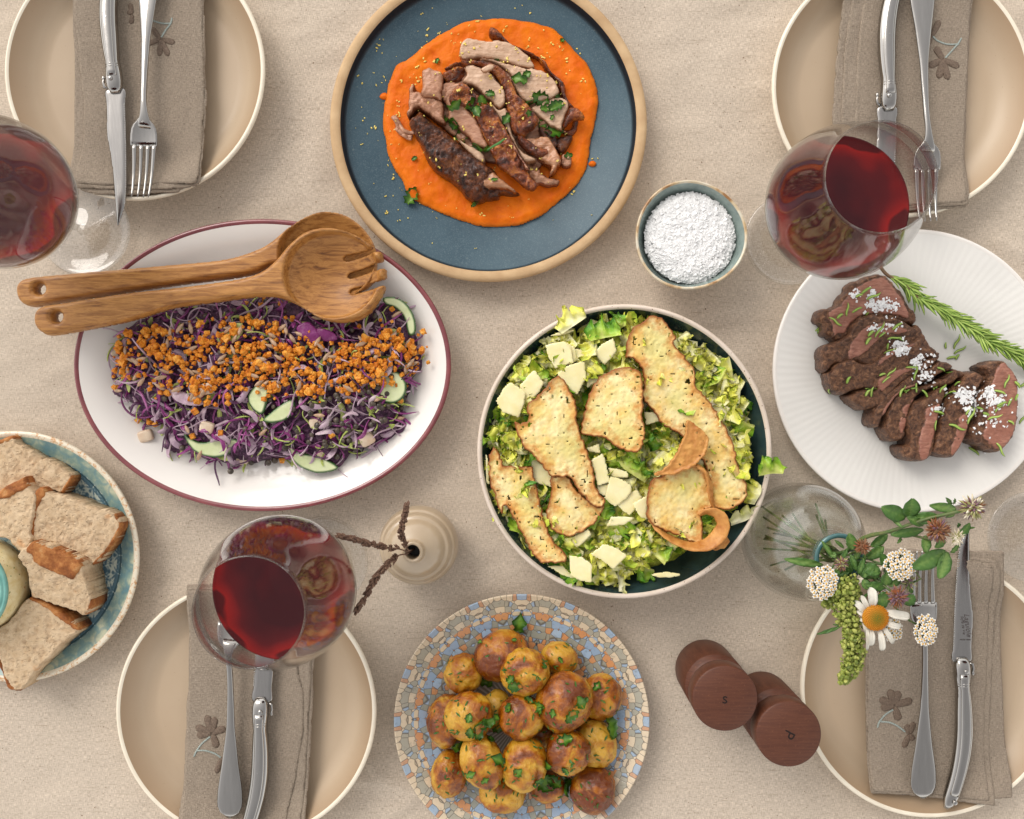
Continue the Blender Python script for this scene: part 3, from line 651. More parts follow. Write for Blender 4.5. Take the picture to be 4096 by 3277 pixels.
NAP['BL'] = napkin('BL', 'H', [
    [(466,474),(600,468),(900,475),(1100,480),(1136,560),(1132,900),(1112,1350),(1088,1840),(418,1840),(440,1300),(458,950),(462,650)],
    [(470,486),(800,490),(1100,500),(1120,650),(1118,950),(1096,1350),(1062,1835),(424,1835),(448,1300),(463,950),(466,650)],
    [(474,500),(800,502),(1000,520),(1030,700),(1050,950),(1078,1050),(1076,1260),(1040,1500),(998,1680),(985,1830),(430,1830),(452,1300),(468,950),(470,650)]],
    dict(petals=[fl5((594,1268), [(568,1172),(612,1182),(510,1232),(516,1280),(668,1240)], 46), ((600,1270), [((600,1272),(622,1345),46)]), fl5((650,1395), [(618,1480),(655,1410)], 34)],
         vines=[[(584,1288),(545,1320),(515,1360),(502,1388)], [(520,1360),(560,1360),(610,1375),(640,1395)]]),
    'folded linen napkin with embroidered flower and vine under the handles on the lower left plate')
NAP['BR'] = napkin('BR', 'J', [
    [(1178,368),(1400,372),(1768,380),(1774,800),(1788,1200),(1812,1612),(1700,1622),(1400,1606),(1106,1592),(1100,1450),(1092,1150),(1094,900),(1130,620)],
    [(1180,378),(1500,400),(1725,420),(1744,470),(1735,900),(1712,1300),(1718,1650),(1400,1615),(1104,1588),(1098,1450),(1090,1150),(1092,900),(1128,620)],
    [(1184,392),(1500,405),(1690,440),(1708,480),(1698,900),(1682,1300),(1690,1626),(1400,1600),(1110,1578),(1104,1450),(1096,1150),(1098,900),(1134,620)]],
    dict(petals=[fl5((1225,1155), [(1200,1075),(1246,1082),(1150,1122),(1156,1168),(1314,1128)], 46), ((1228,1160), [((1228,1162),(1246,1230),46)]), fl5((1300,1300), [(1268,1366),(1320,1330),(1322,1238),(1285,1250)], 36)],
         vines=[[(1215,1178),(1180,1200),(1150,1235),(1140,1262)], [(1158,1236),(1200,1240),(1240,1258),(1275,1285)]]),
    'folded linen napkin with embroidered flower between the mills and the right edge')
# ================================================================== cutlery (traced from the lower right setting, then copied)
ZK = .0305
def JL(x, y, z=0): # local metres from the bolster at J(1565,915)
    k = MM('J', ZK); return np.array([(x-1565)*k, -(y-915)*k, z])
def make_knife():
    e = empty('steak_knife', (0,0,0)); e['category'] = 'knife'; e['group'] = 'steak knives of the place settings'
    ol = np.array([JL(x, y)[:2] for x, y in [(1598,248),(1601,330),(1603,450),(1606,560),(1613,640),(1620,700),(1618,780),(1612,860),(1610,935),(1518,935),(1520,850),(1523,760),(1528,640),(1534,540),(1541,440),(1552,360),(1575,295)]])
    sx = JL(1520, 0)[0]
    def top(x, y, d): return -.00025*sstep(.0030, 0, d)
    V, F, d = slab(ol, -.0007, .0014, .004, .0011, top, edge=.5, smoothn=True); add('blade', V, F, M('blade'), e)
    sr = []
    for q in range(44):
        yy = 360+q*11.5; xx = np.interp(yy, [360, 440, 540, 640, 760, 850], [1553, 1542, 1535, 1529, 1524, 1521])
        p = JL(xx, yy); sr.append(ball(p+np.array([.0001,0,0]), (.0011, .0007, .0009), 6, 4))
    V, F = join(sr); add('serration', V, F, M('steel'), e)
    ctr = smoothline([JL(x, y, .0012) for x, y in [(1560,912),(1561,960),(1562,1040),(1568,1150),(1570,1280),(1562,1380),(1545,1470),(1520,1560),(1492,1640),(1478,1668)]], 30)
    wd = np.interp(np.linspace(0,1,30), [0,.03,.08,.17,.19,.22,.35,.5,.62,.75,.88,.95,1], np.array([45,72,84,74,62,72,84,88,86,80,76,66,20])*MM('J', ZK))
    tk = np.interp(np.linspace(0,1,30), [0,.03,.1,.5,.9,.97,1], [.003,.008,.0105,.011,.0105,.007,.003])
    V, F = loft(ctr, wd, tk, n=20, power=.8); add('handle', V, F, M('steel'), e)
    # raised side scales give the dark line down the handle
    c2 = ctr[3:-3]+np.array([0,0,.0036]); V, F = loft(c2, wd[3:-3]*.62, .0052, n=14, power=.7); add('handle_scale', V, F, M('steel'), e)
    for (x, y) in [(1568,978),(1568,1282),(1512,1628)]:
        p = JL(x, y); z = .0062+.0006
        V, F = lathe([(0,z+.0006),(.0016,z+.0005),(.0020,z),(.0021,z-.001)], (p[0],p[1],0), 16); add('rivet', V, F, M('steel'), e)
    for yy in (1040, 1052):
        a = JL(1532, yy, .0046); b = JL(1592, yy-4, .0046); m_ = (a+b)/2+np.array([0,0,.0030]); V, F = loft(smoothline([a, m_, b], 9), .0009, .0009, n=6); add('groove_ring', V, F, M('steel'), e)
    p = JL(1612, 965); V, F = join([loft([p+np.array([-.003,.004,-.001]), p+np.array([.0006,.003,.0003]), p+np.array([.0012,-.001,.0005]), p+np.array([.0002,-.0055,0])], [.002,.0026,.0024,.0016], .003, n=8), ball(p+np.array([.0008,-.0045,.0006]), (.0014,.0024,.0012), 8, 6)])
    add('bee_clasp', V, F, M('steel'), e)
    return e
KN = make_knife()
FK0 = (1365, 850)
def FLc(x, y, z=0): k = MM('J', ZK); return np.array([(x-FK0[0])*k, -(y-FK0[1])*k, z])
def make_fork():
    e = empty('table_fork', (0,0,0)); e['category'] = 'fork'; e['group'] = 'forks of the place settings'
    k = MM('J', ZK)
    ctr = smoothline([FLc(x, y, z) for x, y, z in [(1362,722,.0030),(1358,770,.0058),(1361,830,.0062),(1366,920,.0048),(1368,1050,.0036),(1368,1200,.0028),(1367,1350,.0022),(1367,1480,.0016),(1366,1570,.0012),(1366,1617,.0010)]], 34)
    wd = np.interp(np.linspace(0,1,34), [0,.05,.1,.15,.3,.5,.7,.84,.93,.98,1], np.array([92,52,34,29,32,44,84,122,130,90,24])*k)
    tk = np.interp(np.linspace(0,1,34), [0,.1,.2,.6,.9,1], [.0018,.0028,.0040,.0030,.0022,.0010])
    V, F = loft(ctr, wd, tk, n=16, power=.85); add('handle', V, F, M('steel'), e)
    hx = 1362
    def head(rows, n=13):
        Vs = []
        for (y, hw, zc, cup) in rows:
            for j in range(n):
                u = -1+2*j/(n-1); p = FLc(hx+(1372-hx)*(730-y)/350*.6+u*hw, y, zc+cup*u*u); Vs.append(p)
        m = len(rows); Vs = np.array(Vs); N = len(Vs); i = np.arange(m-1)[:,None]*n; j = np.arange(n-1)[None]
        Ft = np.stack([i+j, i+j+1, i+n+j+1, i+n+j], -1).reshape(-1,4); V = np.concatenate([Vs+np.array([0,0,.0007]), Vs-np.array([0,0,.0007])])
        b = np.concatenate([np.arange(n), np.arange(1, m)*n+n-1, (m-1)*n+np.arange(n-2, -1, -1), np.arange(m-2, 0, -1)*n]); b2 = np.roll(b, -1)
        return V, [np.concatenate([Ft[:, ::-1], Ft+N, np.stack([b, b2, b2+N, b+N], -1)])]
    V, F = head([(800,15,.0052,.0),(775,21,.0050,.0),(755,34,.0044,.0004),(738,50,.0036,.0009),(718,61,.0026,.0014),(690,66,.0016,.0017),(660,67,.0010,.0018),(635,66,.0006,.0018)]); add('head', V, F, M('steel'), e)
    for t, u in enumerate((-.79, -.27, .27, .79)):
        xs = hx; ys = [640, 600, 540, 480, 420, 375]; zs = [.0012, .0007, .0006, .0012, .0026, .0044]
        pth = smoothline([FLc(hx+(1372-hx)*(730-y)/350*.6+u*63*(1-.16*(640-y)/265), y, z+.0016*u*u) for y, z in zip(ys, zs)], 14)
        V, F = loft(pth, np.interp(np.linspace(0,1,14), [0,.1,.5,.9,1], np.array([24,20,16,11,5])*k), [.0016]*13+[.0008], n=8, power=.8); add('tine', V, F, M('steel'), e)
    return e
FKO = make_fork()
def clone(root, name, loc, rz, label):
    r = root.copy(); COL.objects.link(r); r.location = loc; r.rotation_euler = (0,0,rz); r['label'] = label
    for c in list(root.children):
        d = c.copy(); COL.objects.link(d); d.parent = r
        for g in list(c.children): h = g.copy(); COL.objects.link(h); h.parent = d
    LOC[r.name] = np.array(loc); return r
def ang(fr, a, b):
    p, q = np.array(src(fr, *a)), np.array(src(fr, *b)); d = q-p; return math.atan2(-d[1], d[0])
kt = ang('J', (1565,915), (1597,250)); kh = ang('J', (1565,915), (1548,1400))
ft = ang('J', FK0, (1378,380)); fh = ang('J', FK0, (1367,1560))
def place(root, fr, p, q, ref, label, first=False):
    x, y = W(*src(fr, *p), ZK); rz = ang(fr, p, q)-ref
    if first: root.location = (x, y, ZK); root.rotation_euler = (0,0,rz); root['label'] = label; LOC[root.name] = np.array((x,y,ZK)); return root
    return clone(root, root.name, (x, y, ZK), rz, label)
place(KN, 'A', (722,585), (738,1415), kt, 'steak knife with its dark tip reaching past the upper left plate')
place(KN, 'C', (1418,598), (1436,10), kh, 'steak knife whose blade passes behind the wine glass beside the salt bowl')
place(KN, 'H', (862,1078), (835,1470), kh, 'steak knife on the lower left plate, handle towards the viewer')
kbr = place(KN, 'J', (1565,915), (1597,250), kt, 'steak knife with script lettering on its blade, beside the flowers', True)
place(FKO, 'A', (916,652), (885,1195), ft, 'fork with red reflection on its neck, tines over the hem of the upper left napkin')
place(FKO, 'C', (1618,690), (1603,0), fh, 'fork with its tines half seen through the wine glass on the upper right')
place(FKO, 'H', (702,900), (694,1600), fh, 'fork on the lower left plate with its tines under the wine glass')
place(FKO, 'J', FK0, (1378,380), ft, 'fork with its tines tucked under the hanging flowers', True)
def text(name, s, xy, z, size, rz, mat, parent, shear=0, label=None):
    cu = bpy.data.curves.new(name, 'FONT'); cu.body = s; cu.size = size; cu.align_x = 'CENTER'; cu.align_y = 'CENTER'; cu.extrude = .00012; cu.shear = shear
    o = bpy.data.objects.new(name, cu); COL.objects.link(o); dg = bpy.context.evaluated_depsgraph_get()
    me = bpy.data.meshes.new_from_object(o.evaluated_get(dg)); bpy.data.objects.remove(o); me.materials.clear(); me.materials.append(mat)
    o = bpy.data.objects.new(name, me); COL.objects.link(o); o.rotation_euler = (0,0,rz)
    o.location = (xy[0], xy[1], z); o.parent = parent
    if label: o['label'] = label
    return o
ink = simple('etched_ink', (70, 62, 60), rough=.5)
p = JL(1590,752); text('lettering', 'Laguiole', p[:2], .00085, .0060, R(-83), ink, kbr, .35)
p = JL(1567,752); text('lettering', 'Style de Vie', p[:2], .00085, .0033, R(-83), ink, kbr, .3)
p = JL(1578,824); text('lettering', 'Acier Inox', p[:2], .00085, .0022, 0, ink, kbr, .3)
# ================================================================== wine glasses
def wine_glass(fc, label, tilt=(0, 0)):
    x, y = W(*fc, 0); e = empty('wine_glass', (x, y, 0), label, 'wine glass', 'large round glasses of red wine')
    zz = [(.0035,.0860),(.012,.0868),(.026,.0915),(.040,.1015),(.050,.1160),(.0548,.1330),(.0552,.1460),(.0528,.1640),(.0470,.1840),(.0410,.2020),(.0372,.2180)]
    out = smoothline(zz, 34); nor = np.gradient(out, axis=0); nor = np.stack([nor[:,1], -nor[:,0]], -1); nor /= np.linalg.norm(nor, axis=1)[:,None]
    inn = out-nor*.0011; inn[0,0] = 0; inn = inn[inn[:,1] > .0872]; inn = np.concatenate([[(0, .0882)], inn])
    lip = [(out[-1,0]-.0004, out[-1,1]+.0005)]
    V, F = lathe(np.concatenate([out, lip, inn[::-1]]), (x, y, 0), 96); add('bowl', V, F, M('glass'), e)
    st = smoothline([(.0048,.0050),(.0036,.0095),(.0030,.020),(.0030,.060),(.0034,.078),(.0040,.0862),(.0001,.0868)], 26); V, F = lathe(st, (x, y, 0), 24); add('stem', V, F, M('glass'), e)
    ft_ = [(.0001,.0058),(.0048,.0050),(.012,.0036),(.028,.0022),(.0372,.0018),(.0388,.0026),(.0400,.0018),(.0394,.0006),(.02,.0010),(.0001,.0014)]; V, F = lathe(ft_, (x, y, 0), 80); add('foot', V, F, M('footglass'), e)
    zw = .131; wi = inn[inn[:,1] < zw]; rwz = np.interp(zw, inn[1:,1], inn[1:,0])-.0003
    pr = [(0,.0885)]+[(max(r_-.0004, .0003), z_) for r_, z_ in wi[1:]]+[(rwz+.0001, zw+.0006),(rwz-.0010, zw+.0001),(rwz-.003, zw-.0002),(rwz*.6, zw-.0002),(.0001, zw-.0002)]
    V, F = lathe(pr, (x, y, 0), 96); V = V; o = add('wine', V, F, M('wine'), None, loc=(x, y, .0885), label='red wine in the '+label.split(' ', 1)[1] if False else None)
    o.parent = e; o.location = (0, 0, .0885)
    return e
WG = [wine_glass((3158, 961), 'wine glass between the salt bowl and the white steak platter'),
      wine_glass((1292, 2246), 'wine glass between the oval platter and the lower left plate, next to the dried grass'),
      wine_glass((344, 925), 'wine glass cut off by the left edge of the photo, above the wooden servers'),
      wine_glass((4125, 2146), 'wine glass of which only the foot shows at the right edge')]
# ================================================================== mills
def mill(tc, name, letter, rz, label, mt):
    zt = .090; x, y = W(*tc, zt); r = .0259; e = empty(name, (x, y, 0), label, 'mill', 'brown wooden mills')
    V, F = lathe([(.0001,0),(r-.0015,0),(r-.0002,.0012),(r,.003),(r,.052),(r-.0006,.0532),(r-.003,.0545),(r-.0042,.0575),(.0001,.0578)], (x,y,0), 72); add('body', V, F, M(mt), e)
    V, F = lathe([(.0001,.0582),(r-.0042,.0580),(r-.0040,.064),(r-.0012,.0695),(r-.0006,.0700)], (x,y,0), 72); add('neck', V, F, simple('mill_groove', (118,66,38), (96,52,32), 60, .4), e)
    V, F = lathe([(r-.0006,.0700),(r,.0712),(r,.0885),(r-.0003,.0894),(r-.0012,.0900),(.0001,.0900)], (x,y,0), 72); add('head', V, F, M(mt), e)
    text('lettering', letter, (0,0), .0901, .0125, rz, simple('burnt_letter', (22,9,5), rough=.9), e)
    return e
mill((2900, 2795), 'salt_mill', 's', R(-3), 'brown wooden salt mill with a letter s burnt into its lid', 'millwood')
mill((3155, 2938), 'pepper_mill', 'P', R(-118), 'brown wooden pepper mill with a letter P, touching the beige plate', 'millwood_pepper')
# ================================================================== small beige vase
vx, vy = W(1652, 2207, .066); ve = empty('bud_vase', (vx, vy, 0), 'small round beige ceramic vase with stepped rings and dried grass', 'vase')
V, F = lathe(smoothline([(.0001,0),(.020,.0),(.027,.006),(.0330,.020),(.0338,.028),(.0322,.036),(.0308,.0385),(.0296,.0392),(.0278,.0445),(.0262,.0464),(.0246,.0470),(.0205,.0530),(.0140,.0580),(.0098,.0610),(.0086,.0640),(.0088,.0680),(.0082,.0700),(.0066,.0702),(.0058,.0680),(.0056,.055),(.0056,.030),(.0001,.029)], 150), (vx,vy,0), 96); add('body', V, F, M('beigeceramic'), ve)
V, F = lathe([(.0001,.050),(.0055,.050)], (vx,vy,0), 24); add('opening_shade', V, F, simple('inside_shade', (28,22,18)), ve)  # near-black disc across the neck, standing in for the shade inside
gm = simple('drygrass', (92,66,54), (128,98,78), 500, .8, .0004, 1200)
random.seed(4)
for pth, lb in (([(1650,310),(1622,262),(1600,205),(1612,150),(1624,95),(1632,52)], 'dried brown grass spike pointing up towards the oval platter'),
                ([(1648,312),(1600,290),(1520,278),(1420,258),(1340,232),(1268,216)], 'dried brown grass spike pointing over the foot of the wine glass'),
                ([(1650,322),(1600,318),(1545,355),(1490,410),(1440,490),(1395,570),(1358,622)], 'dried brown grass spike bending down towards the lower left plate')):
    m = 40; zs = np.interp(np.linspace(0,1,m), [0,.15,.5,1], [.070,.080,.098,.112]); Q = smoothline([src('H', *p) for p in pth], m)
    A = np.array([W3(*Q[i], zs[i]) for i in range(m)]); B = np.concatenate([[(vx, vy, .045)], A[2:]])
    e = empty('dried_grass', tuple(A[0]), lb, 'dried grass', 'dried grass spikes in the small vase')
    V, F = loft(B, .0012, .0012, n=6); add('stem', V, F, gm, e)
    ps = []
    for q in range(300):
        t = random.uniform(.12, 1)**.85; i = min(int(t*(m-1)), m-2); a = A[i]; d = A[i+1]-A[i]; d /= np.linalg.norm(d)
        rad = .0066*(1-.6*t)*random.uniform(.4,1); an = random.uniform(0, 6.28); sd_ = np.cross(d, (0,0,1)); up = np.cross(sd_, d)
        o1 = (sd_*math.cos(an)+up*math.sin(an)); p0 = a+o1*.0004; p1 = a+o1*rad+d*random.uniform(.0015,.0045)
        V1, F1 = loft([p0, (p0+p1)/2+o1*.0005, p1], [.0009,.0019,.0004], [.0008,.0015,.0004], n=5); ps.append((V1, F1))
    V, F = join(ps); add('seed_head', V, F, gm, e)
# ================================================================== roast meat on orange puree
random.seed(11); RN = np.random.RandomState(5)
zp = .0098
PUO = T('B', [(425,690),(445,560),(470,470),(498,405),(520,385),(600,340),(700,250),(830,170),(950,125),(1100,112),(1280,125),(1420,160),(1490,205),(1520,245),(1570,300),(1640,380),(1690,470),(1712,580),(1700,700),(1672,820),(1655,960),(1620,1060),(1560,1140),(1480,1210),(1380,1290),(1270,1340),(1150,1362),(1020,1355),(900,1330),(790,1290),(690,1240),(600,1195),(565,1150),(540,1090),(490,1020),(455,940),(440,850),(422,770)], .011)
gB = Ground()
def ptop(x, y, d): return .0011*fbm(x, y, 0, 70, 3, 4)+.0006*fbm(x, y, 0, 190, 3, 6)+.0006*np.exp(-((d-.006)/.003)**2)
V, F, d = slab(PUO, zp, .0034, .009, .0012, ptop, rough=.0012, seed=3, edge=.12, rfreq=120)
add('orange_puree', V, F, M('puree'), attrs={'d': d}, label='smooth orange carrot puree spread in a wide round on the blue plate', cat='puree'); gB.put(V, F)
for (x, y, r, lb) in ((430, 577, .0028, 'small orange drip of puree left of the main puree'), (1680, 982, .0024, 'small orange drip of puree right of the main puree')):
    p = W(*src('B', x, y), .011); V, F = ball((*p, zp), (r*1.5, r, .0022), 14, 8, .3, 1.5, 3); add('puree_drip', V, F, M('puree'), attrs={'d': np.full(len(V), .01)}, label=lb, cat='puree')
def piece(nm, mt, fr, ol, z0, th, rr, parent, top=None, cell=.0010, rough=.0010, seed=0, slope=None, edge=.2, nz=.0008, nsc=140, g=None, label=None, rfreq=260, nm_lock=None):
    if nm in ('meat', 'cut_face'): edge = .72
    P = T(fr, ol, z0+th)
    cx, cy = P.mean(0)
    def base(x, y):
        b = np.full(np.shape(x), float(z0))
        if slope is not None: b = b+slope[0]*(x-cx)+slope[1]*(y-cy)
        return b
    def tf(x, y, d):
        r = nz*(fbm(x, y, seed, nsc, 4, seed+2)+.55*fbm(x, y, seed, nsc*3.2, 3, seed+5))*sstep(0, .002, d)
        if top is not None: r = r+top(x, y, d)
        return r
    V, F, d = slab(P, base, th, rr, cell, tf, rough=rough, seed=seed, edge=edge, rfreq=rfreq)
    o = add(nm, V, F, M(mt), parent, attrs={'d': d}, label=label)
    if g is not None: g.put(V, F)
    return o
def thing(nm, fr, c, z, label, cat, group=None): return empty(nm, T3(fr, *c, z), label, cat, group)
gr = 'slices of roast meat on the orange puree'
mu = thing('meat_scraps', 'L', (1100,900), .012, 'juicy dark scraps of roast meat filling the gaps under the slices', 'meat')
piece('meat', 'turkeypink', 'L', [(700,560),(900,500),(1250,480),(1600,600),(1740,800),(1800,1000),(1720,1200),(1640,1380),(1480,1560),(1250,1450),(1060,1420),(900,1300),(620,1080),(520,950),(640,800)], .0115, .008, .004, mu, seed=44, nz=.004, nsc=160, cell=.0014, g=gB)
piece('skin', 'skin', 'L', [(640,560),(760,520),(860,560),(850,640),(700,680),(660,640)], .013, .010, .004, mu, seed=45, nz=.003, g=gB)
piece('skin', 'darkskin', 'L', [(1560,1080),(1700,1120),(1760,1240),(1700,1300),(1600,1220)], .013, .010, .004, mu, seed=46, nz=.003, g=gB)
m1 = thing('meat_slice', 'L', (1200,400), .012, 'topmost pale slice of roast meat with crisp skin curling away to the right', 'meat', gr)
piece('skin', 'skin', 'L', [(1088,130),(1120,120),(1200,165),(1300,275),(1430,335),(1540,385),(1640,455),(1700,560),(1790,620),(1835,720),(1842,800),(1895,870),(1925,905),(1860,905),(1790,800),(1740,660),(1650,560),(1560,430),(1440,385),(1300,320),(1200,250),(1095,210)], .012, .011, .003, m1, seed=1, nz=.0022, nsc=200, g=gB)
piece('meat', 'turkey', 'L', [(803,350),(860,245),(925,240),(1060,272),(1180,262),(1300,290),(1400,355),(1490,430),(1527,500),(1512,530),(1400,515),(1250,468),(1120,440),(960,432),(850,448),(812,400)], .012, .013, .0022, m1, seed=2, slope=(.02,.10), g=gB)
m2 = thing('meat_slice', 'L', (1500,650), .012, 'large pale round slice of roast meat with swirled grain, right of the arched skin', 'meat', gr)
piece('meat', 'turkey', 'L', [(990,440),(1120,440),(1400,515),(1560,535),(1650,570),(1720,640),(1762,720),(1745,790),(1660,825),(1560,840),(1460,850),(1380,800),(1330,700),(1290,590),(1200,510),(1100,470)], .012, .014, .0025, m2, seed=3, slope=(-.03,.0), g=gB, nz=.0014)
m3 = thing('meat_slice', 'L', (1700,960), .012, 'pale triangular slice of roast meat with red cracks, lowest on the right', 'meat', gr)
piece('meat', 'turkey', 'L', [(1498,905),(1640,835),(1740,805),(1830,830),(1862,890),(1825,980),(1790,1110),(1850,1140),(1720,1105),(1620,1030),(1550,980)], .012, .012, .002, m3, seed=4, slope=(.0,-.06), g=gB)
piece('skin', 'skin', 'L', [(1870,902),(1950,903),(1998,955),(2003,1010),(1900,1020),(1795,1112),(1812,1040),(1845,960)], .021, .007, .003, m3, seed=5, nz=.002, nsc=220, g=gB)
piece('juice', 'skin', 'L', [(1910,1020),(1945,1040),(1935,1110),(1890,1180),(1800,1150),(1790,1120),(1870,1110)], .0135, .003, .003, m3, seed=6, g=gB)
m4 = thing('meat_slice', 'L', (1100,650), .014, 'pale meat slice under a long arched strip of browned skin', 'meat', gr)
piece('meat', 'turkey', 'L', [(855,510),(950,505),(1080,560),(1170,650),(1235,740),(1252,830),(1222,900),(1170,907),(1090,830),(1000,740),(910,680),(832,650),(872,580)], .018, .014, .002, m4, seed=7, slope=(.12,.10), g=gB)
piece('skin', 'skin', 'L', [(650,520),(700,488),(800,455),(960,443),(1080,453),(1200,510),(1280,590),(1335,700),(1365,780),(1440,840),(1520,930),(1562,1020),(1540,1080),(1460,1140),(1430,1180),(1340,1160),(1310,1120),(1268,960),(1250,850),(1225,720),(1165,620),(1080,545),(950,495),(870,505),(780,485),(700,530)], .026, .008, .0035, m4, seed=8, nz=.0044, nsc=150, g=gB)
m5 = thing('meat_slice', 'L', (1100,1150), .014, 'long meat slice in the middle with a wide strip of glossy brown skin', 'meat', gr)
piece('meat', 'turkey', 'L', [(1095,830),(1180,920),(1250,900),(1290,1000),(1310,1120),(1360,1250),(1440,1340),(1545,1400),(1430,1425),(1340,1280),(1250,1100),(1170,980)], .013, .018, .003, m5, seed=9, g=gB)
piece('meat', 'turkeypink', 'L', [(640,720),(760,680),(860,680),(900,740),(860,880),(950,990),(1005,1080),(1045,1180),(1085,1290),(1060,1312),(960,1265),(880,1175),(790,1085),(700,1010),(690,920)], .013, .018, .003, m5, seed=10, slope=(.25,.12), g=gB)
piece('skin', 'skin', 'L', [(708,780),(760,705),(830,663),(900,695),(960,755),(1050,815),(1115,880),(1185,980),(1255,1100),(1305,1200),(1375,1330),(1445,1470),(1500,1570),(1565,1640),(1520,1692),(1440,1672),(1330,1575),(1200,1485),(1140,1385),(1090,1285),(1035,1180),(995,1080),(945,990),(880,905),(790,878),(718,850)], .028, .008, .004, m5, seed=12, nz=.0048, nsc=140, g=gB)
piece('fat', 'paleskin', 'L', [(1310,1240),(1335,1250),(1400,1380),(1440,1430),(1475,1500),(1440,1500),(1390,1400),(1330,1310)], .034, .004, .001, m5, seed=13, g=gB)
m6 = thing('meat_slice', 'L', (700,1300), .014, 'darkest charred piece of roast meat, lowest on the left', 'meat', gr)
piece('meat', 'turkey', 'L', [(790,1210),(900,1265),(1010,1325),(1055,1390),(1030,1440),(920,1360)], .016, .016, .002, m6, seed=14, slope=(-.1,.05), g=gB)
piece('skin', 'darkskin', 'L', [(308,1020),(350,960),(410,905),(470,955),(540,1015),(640,1075),(722,1150),(820,1230),(905,1300),(1015,1390),(1125,1470),(1162,1525),(1090,1600),(1100,1690),(1060,1760),(960,1790),(860,1740),(790,1650),(700,1575),(590,1505),(500,1405),(435,1275),(378,1155)], .014, .021, .010, m6, seed=15, nz=.0050, nsc=150, g=gB, cell=.0009)
piece('skin', 'darkskin', 'B', [(905,1090),(990,1110),(1120,1118),(1200,1130),(1245,1152),(1185,1165),(1125,1158),(1115,1186),(1020,1188),(930,1182),(905,1150)], .013, .012, .004, m6, seed=16, nz=.003, nsc=180, g=gB)
piece('fat', 'paleskin', 'B', [(1003,1105),(1022,1048),(1080,1020),(1108,1042),(1180,1100),(1228,1145),(1150,1132),(1090,1128),(1040,1130)], .020, .012, .004, m6, seed=17, nz=.002, g=gB)
m7 = thing('meat_chunk', 'L', (540,650), .013, 'upright cut chunk of pink roast meat at the upper left of the pile', 'meat')
piece('meat', 'turkeypink', 'L', [(440,590),(445,545),(480,525),(522,503),(560,530),(622,545),(648,600),(640,740),(632,822),(560,812),(440,790),(446,690)], .013, .022, .004, m7, seed=18, nz=.0015, g=gB)
m8 = thing('meat_chunk', 'L', (480,900), .013, 'shredded pink chunk of roast meat at the left end of the pile', 'meat')
piece('meat', 'turkeypink', 'L', [(318,760),(350,660),(372,690),(372,750),(420,740),(500,800),(632,842),(662,1000),(672,1060),(580,1025),(480,945),(400,905),(345,965),(305,1000),(312,860)], .013, .017, .004, m8, seed=19, nz=.0024, nsc=260, rough=.0015, g=gB)
piece('meat', 'turkeypink', 'L', [(632,700),(700,650),(780,670),(820,680),(730,780),(700,840),(640,830)], .013, .016, .003, m8, seed=20, nz=.0028, nsc=240, g=gB)
piece('skin', 'skin', 'L', [(740,520),(800,490),(860,520),(850,590),(790,605),(760,580)], .013, .010, .003, m8, seed=35, nz=.002, nsc=240, g=gB)
m9 = thing('meat_piece', 'L', (1600,1300), .013, 'glazed tan flap of skin and fat at the lower right of the pile', 'meat')
piece('fat', 'paleskin', 'L', [(1440,1200),(1560,1180),(1655,1165),(1700,1230),(1780,1365),(1775,1450),(1700,1545),(1660,1560),(1680,1480),(1620,1440),(1560,1400),(1540,1350),(1450,1260)], .016, .014, .003, m9, seed=21, nz=.0035, nsc=110, g=gB)
piece('skin', 'skin', 'L', [(1350,1150),(1450,1190),(1550,1270),(1650,1290),(1660,1340),(1590,1385),(1500,1340),(1400,1270)], .025, .008, .004, m9, seed=22, nz=.003, nsc=160, g=gB)
m10 = thing('meat_piece', 'L', (1810,1250), .013, 'dark wet strip of skin lying in juice at the right edge of the pile', 'meat')
piece('skin', 'darkskin', 'L', [(1740,1200),(1830,1170),(1895,1158),(1885,1235),(1790,1345),(1735,1290)], .0125, .008, .003, m10, seed=23, nz=.002, g=gB)
m11 = thing('meat_piece', 'L', (1600,1580), .013, 'pale shredded scrap of meat below the tan flap', 'meat')
piece('meat', 'turkeypink', 'L', [(1470,1510),(1560,1490),(1640,1570),(1765,1598),(1735,1650),(1600,1640),(1500,1600)], .013, .010, .003, m11, seed=24, nz=.003, nsc=300, rough=.002, g=gB)
m12 = thing('meat_piece', 'L', (1830,1420), .013, 'small browned scrap of meat at the lower right rim of the pile', 'meat')
piece('meat', 'turkeypink', 'L', [(1780,1370),(1870,1365),(1890,1410),(1880,1465),(1800,1478)], .013, .009, .003, m12, seed=25, nz=.003, nsc=300, rough=.002, g=gB)
m13 = thing('meat_piece', 'L', (250,1100), .013, 'stringy pale shred of meat sticking out on the left', 'meat')
for a in ([(168,1000),(210,1060),(225,1130),(300,1180),(355,1195)], [(185,995),(230,1060),(270,1130),(330,1150),(380,1150)], [(200,1110),(250,1160),(310,1200),(350,1210)]):
    P = smoothline([W3(*src('L', *p), .017) for p in a], 14); P[:,2] += .001*np.sin(np.arange(14)); V, F = loft(P, .0034, .0022, n=8); add('strand', V, F, M('turkeypink'), m13, attrs={'d': np.full(len(V), .01)}); gB.put(V, F)
m14 = thing('meat_piece', 'L', (1075,530), .03, 'small pale square scrap on the arched skin', 'meat')
piece('meat', 'turkey', 'L', [(1010,540),(1115,488),(1142,522),(1050,575)], .038, .003, .001, m14, seed=26, nz=.0005, g=gB)
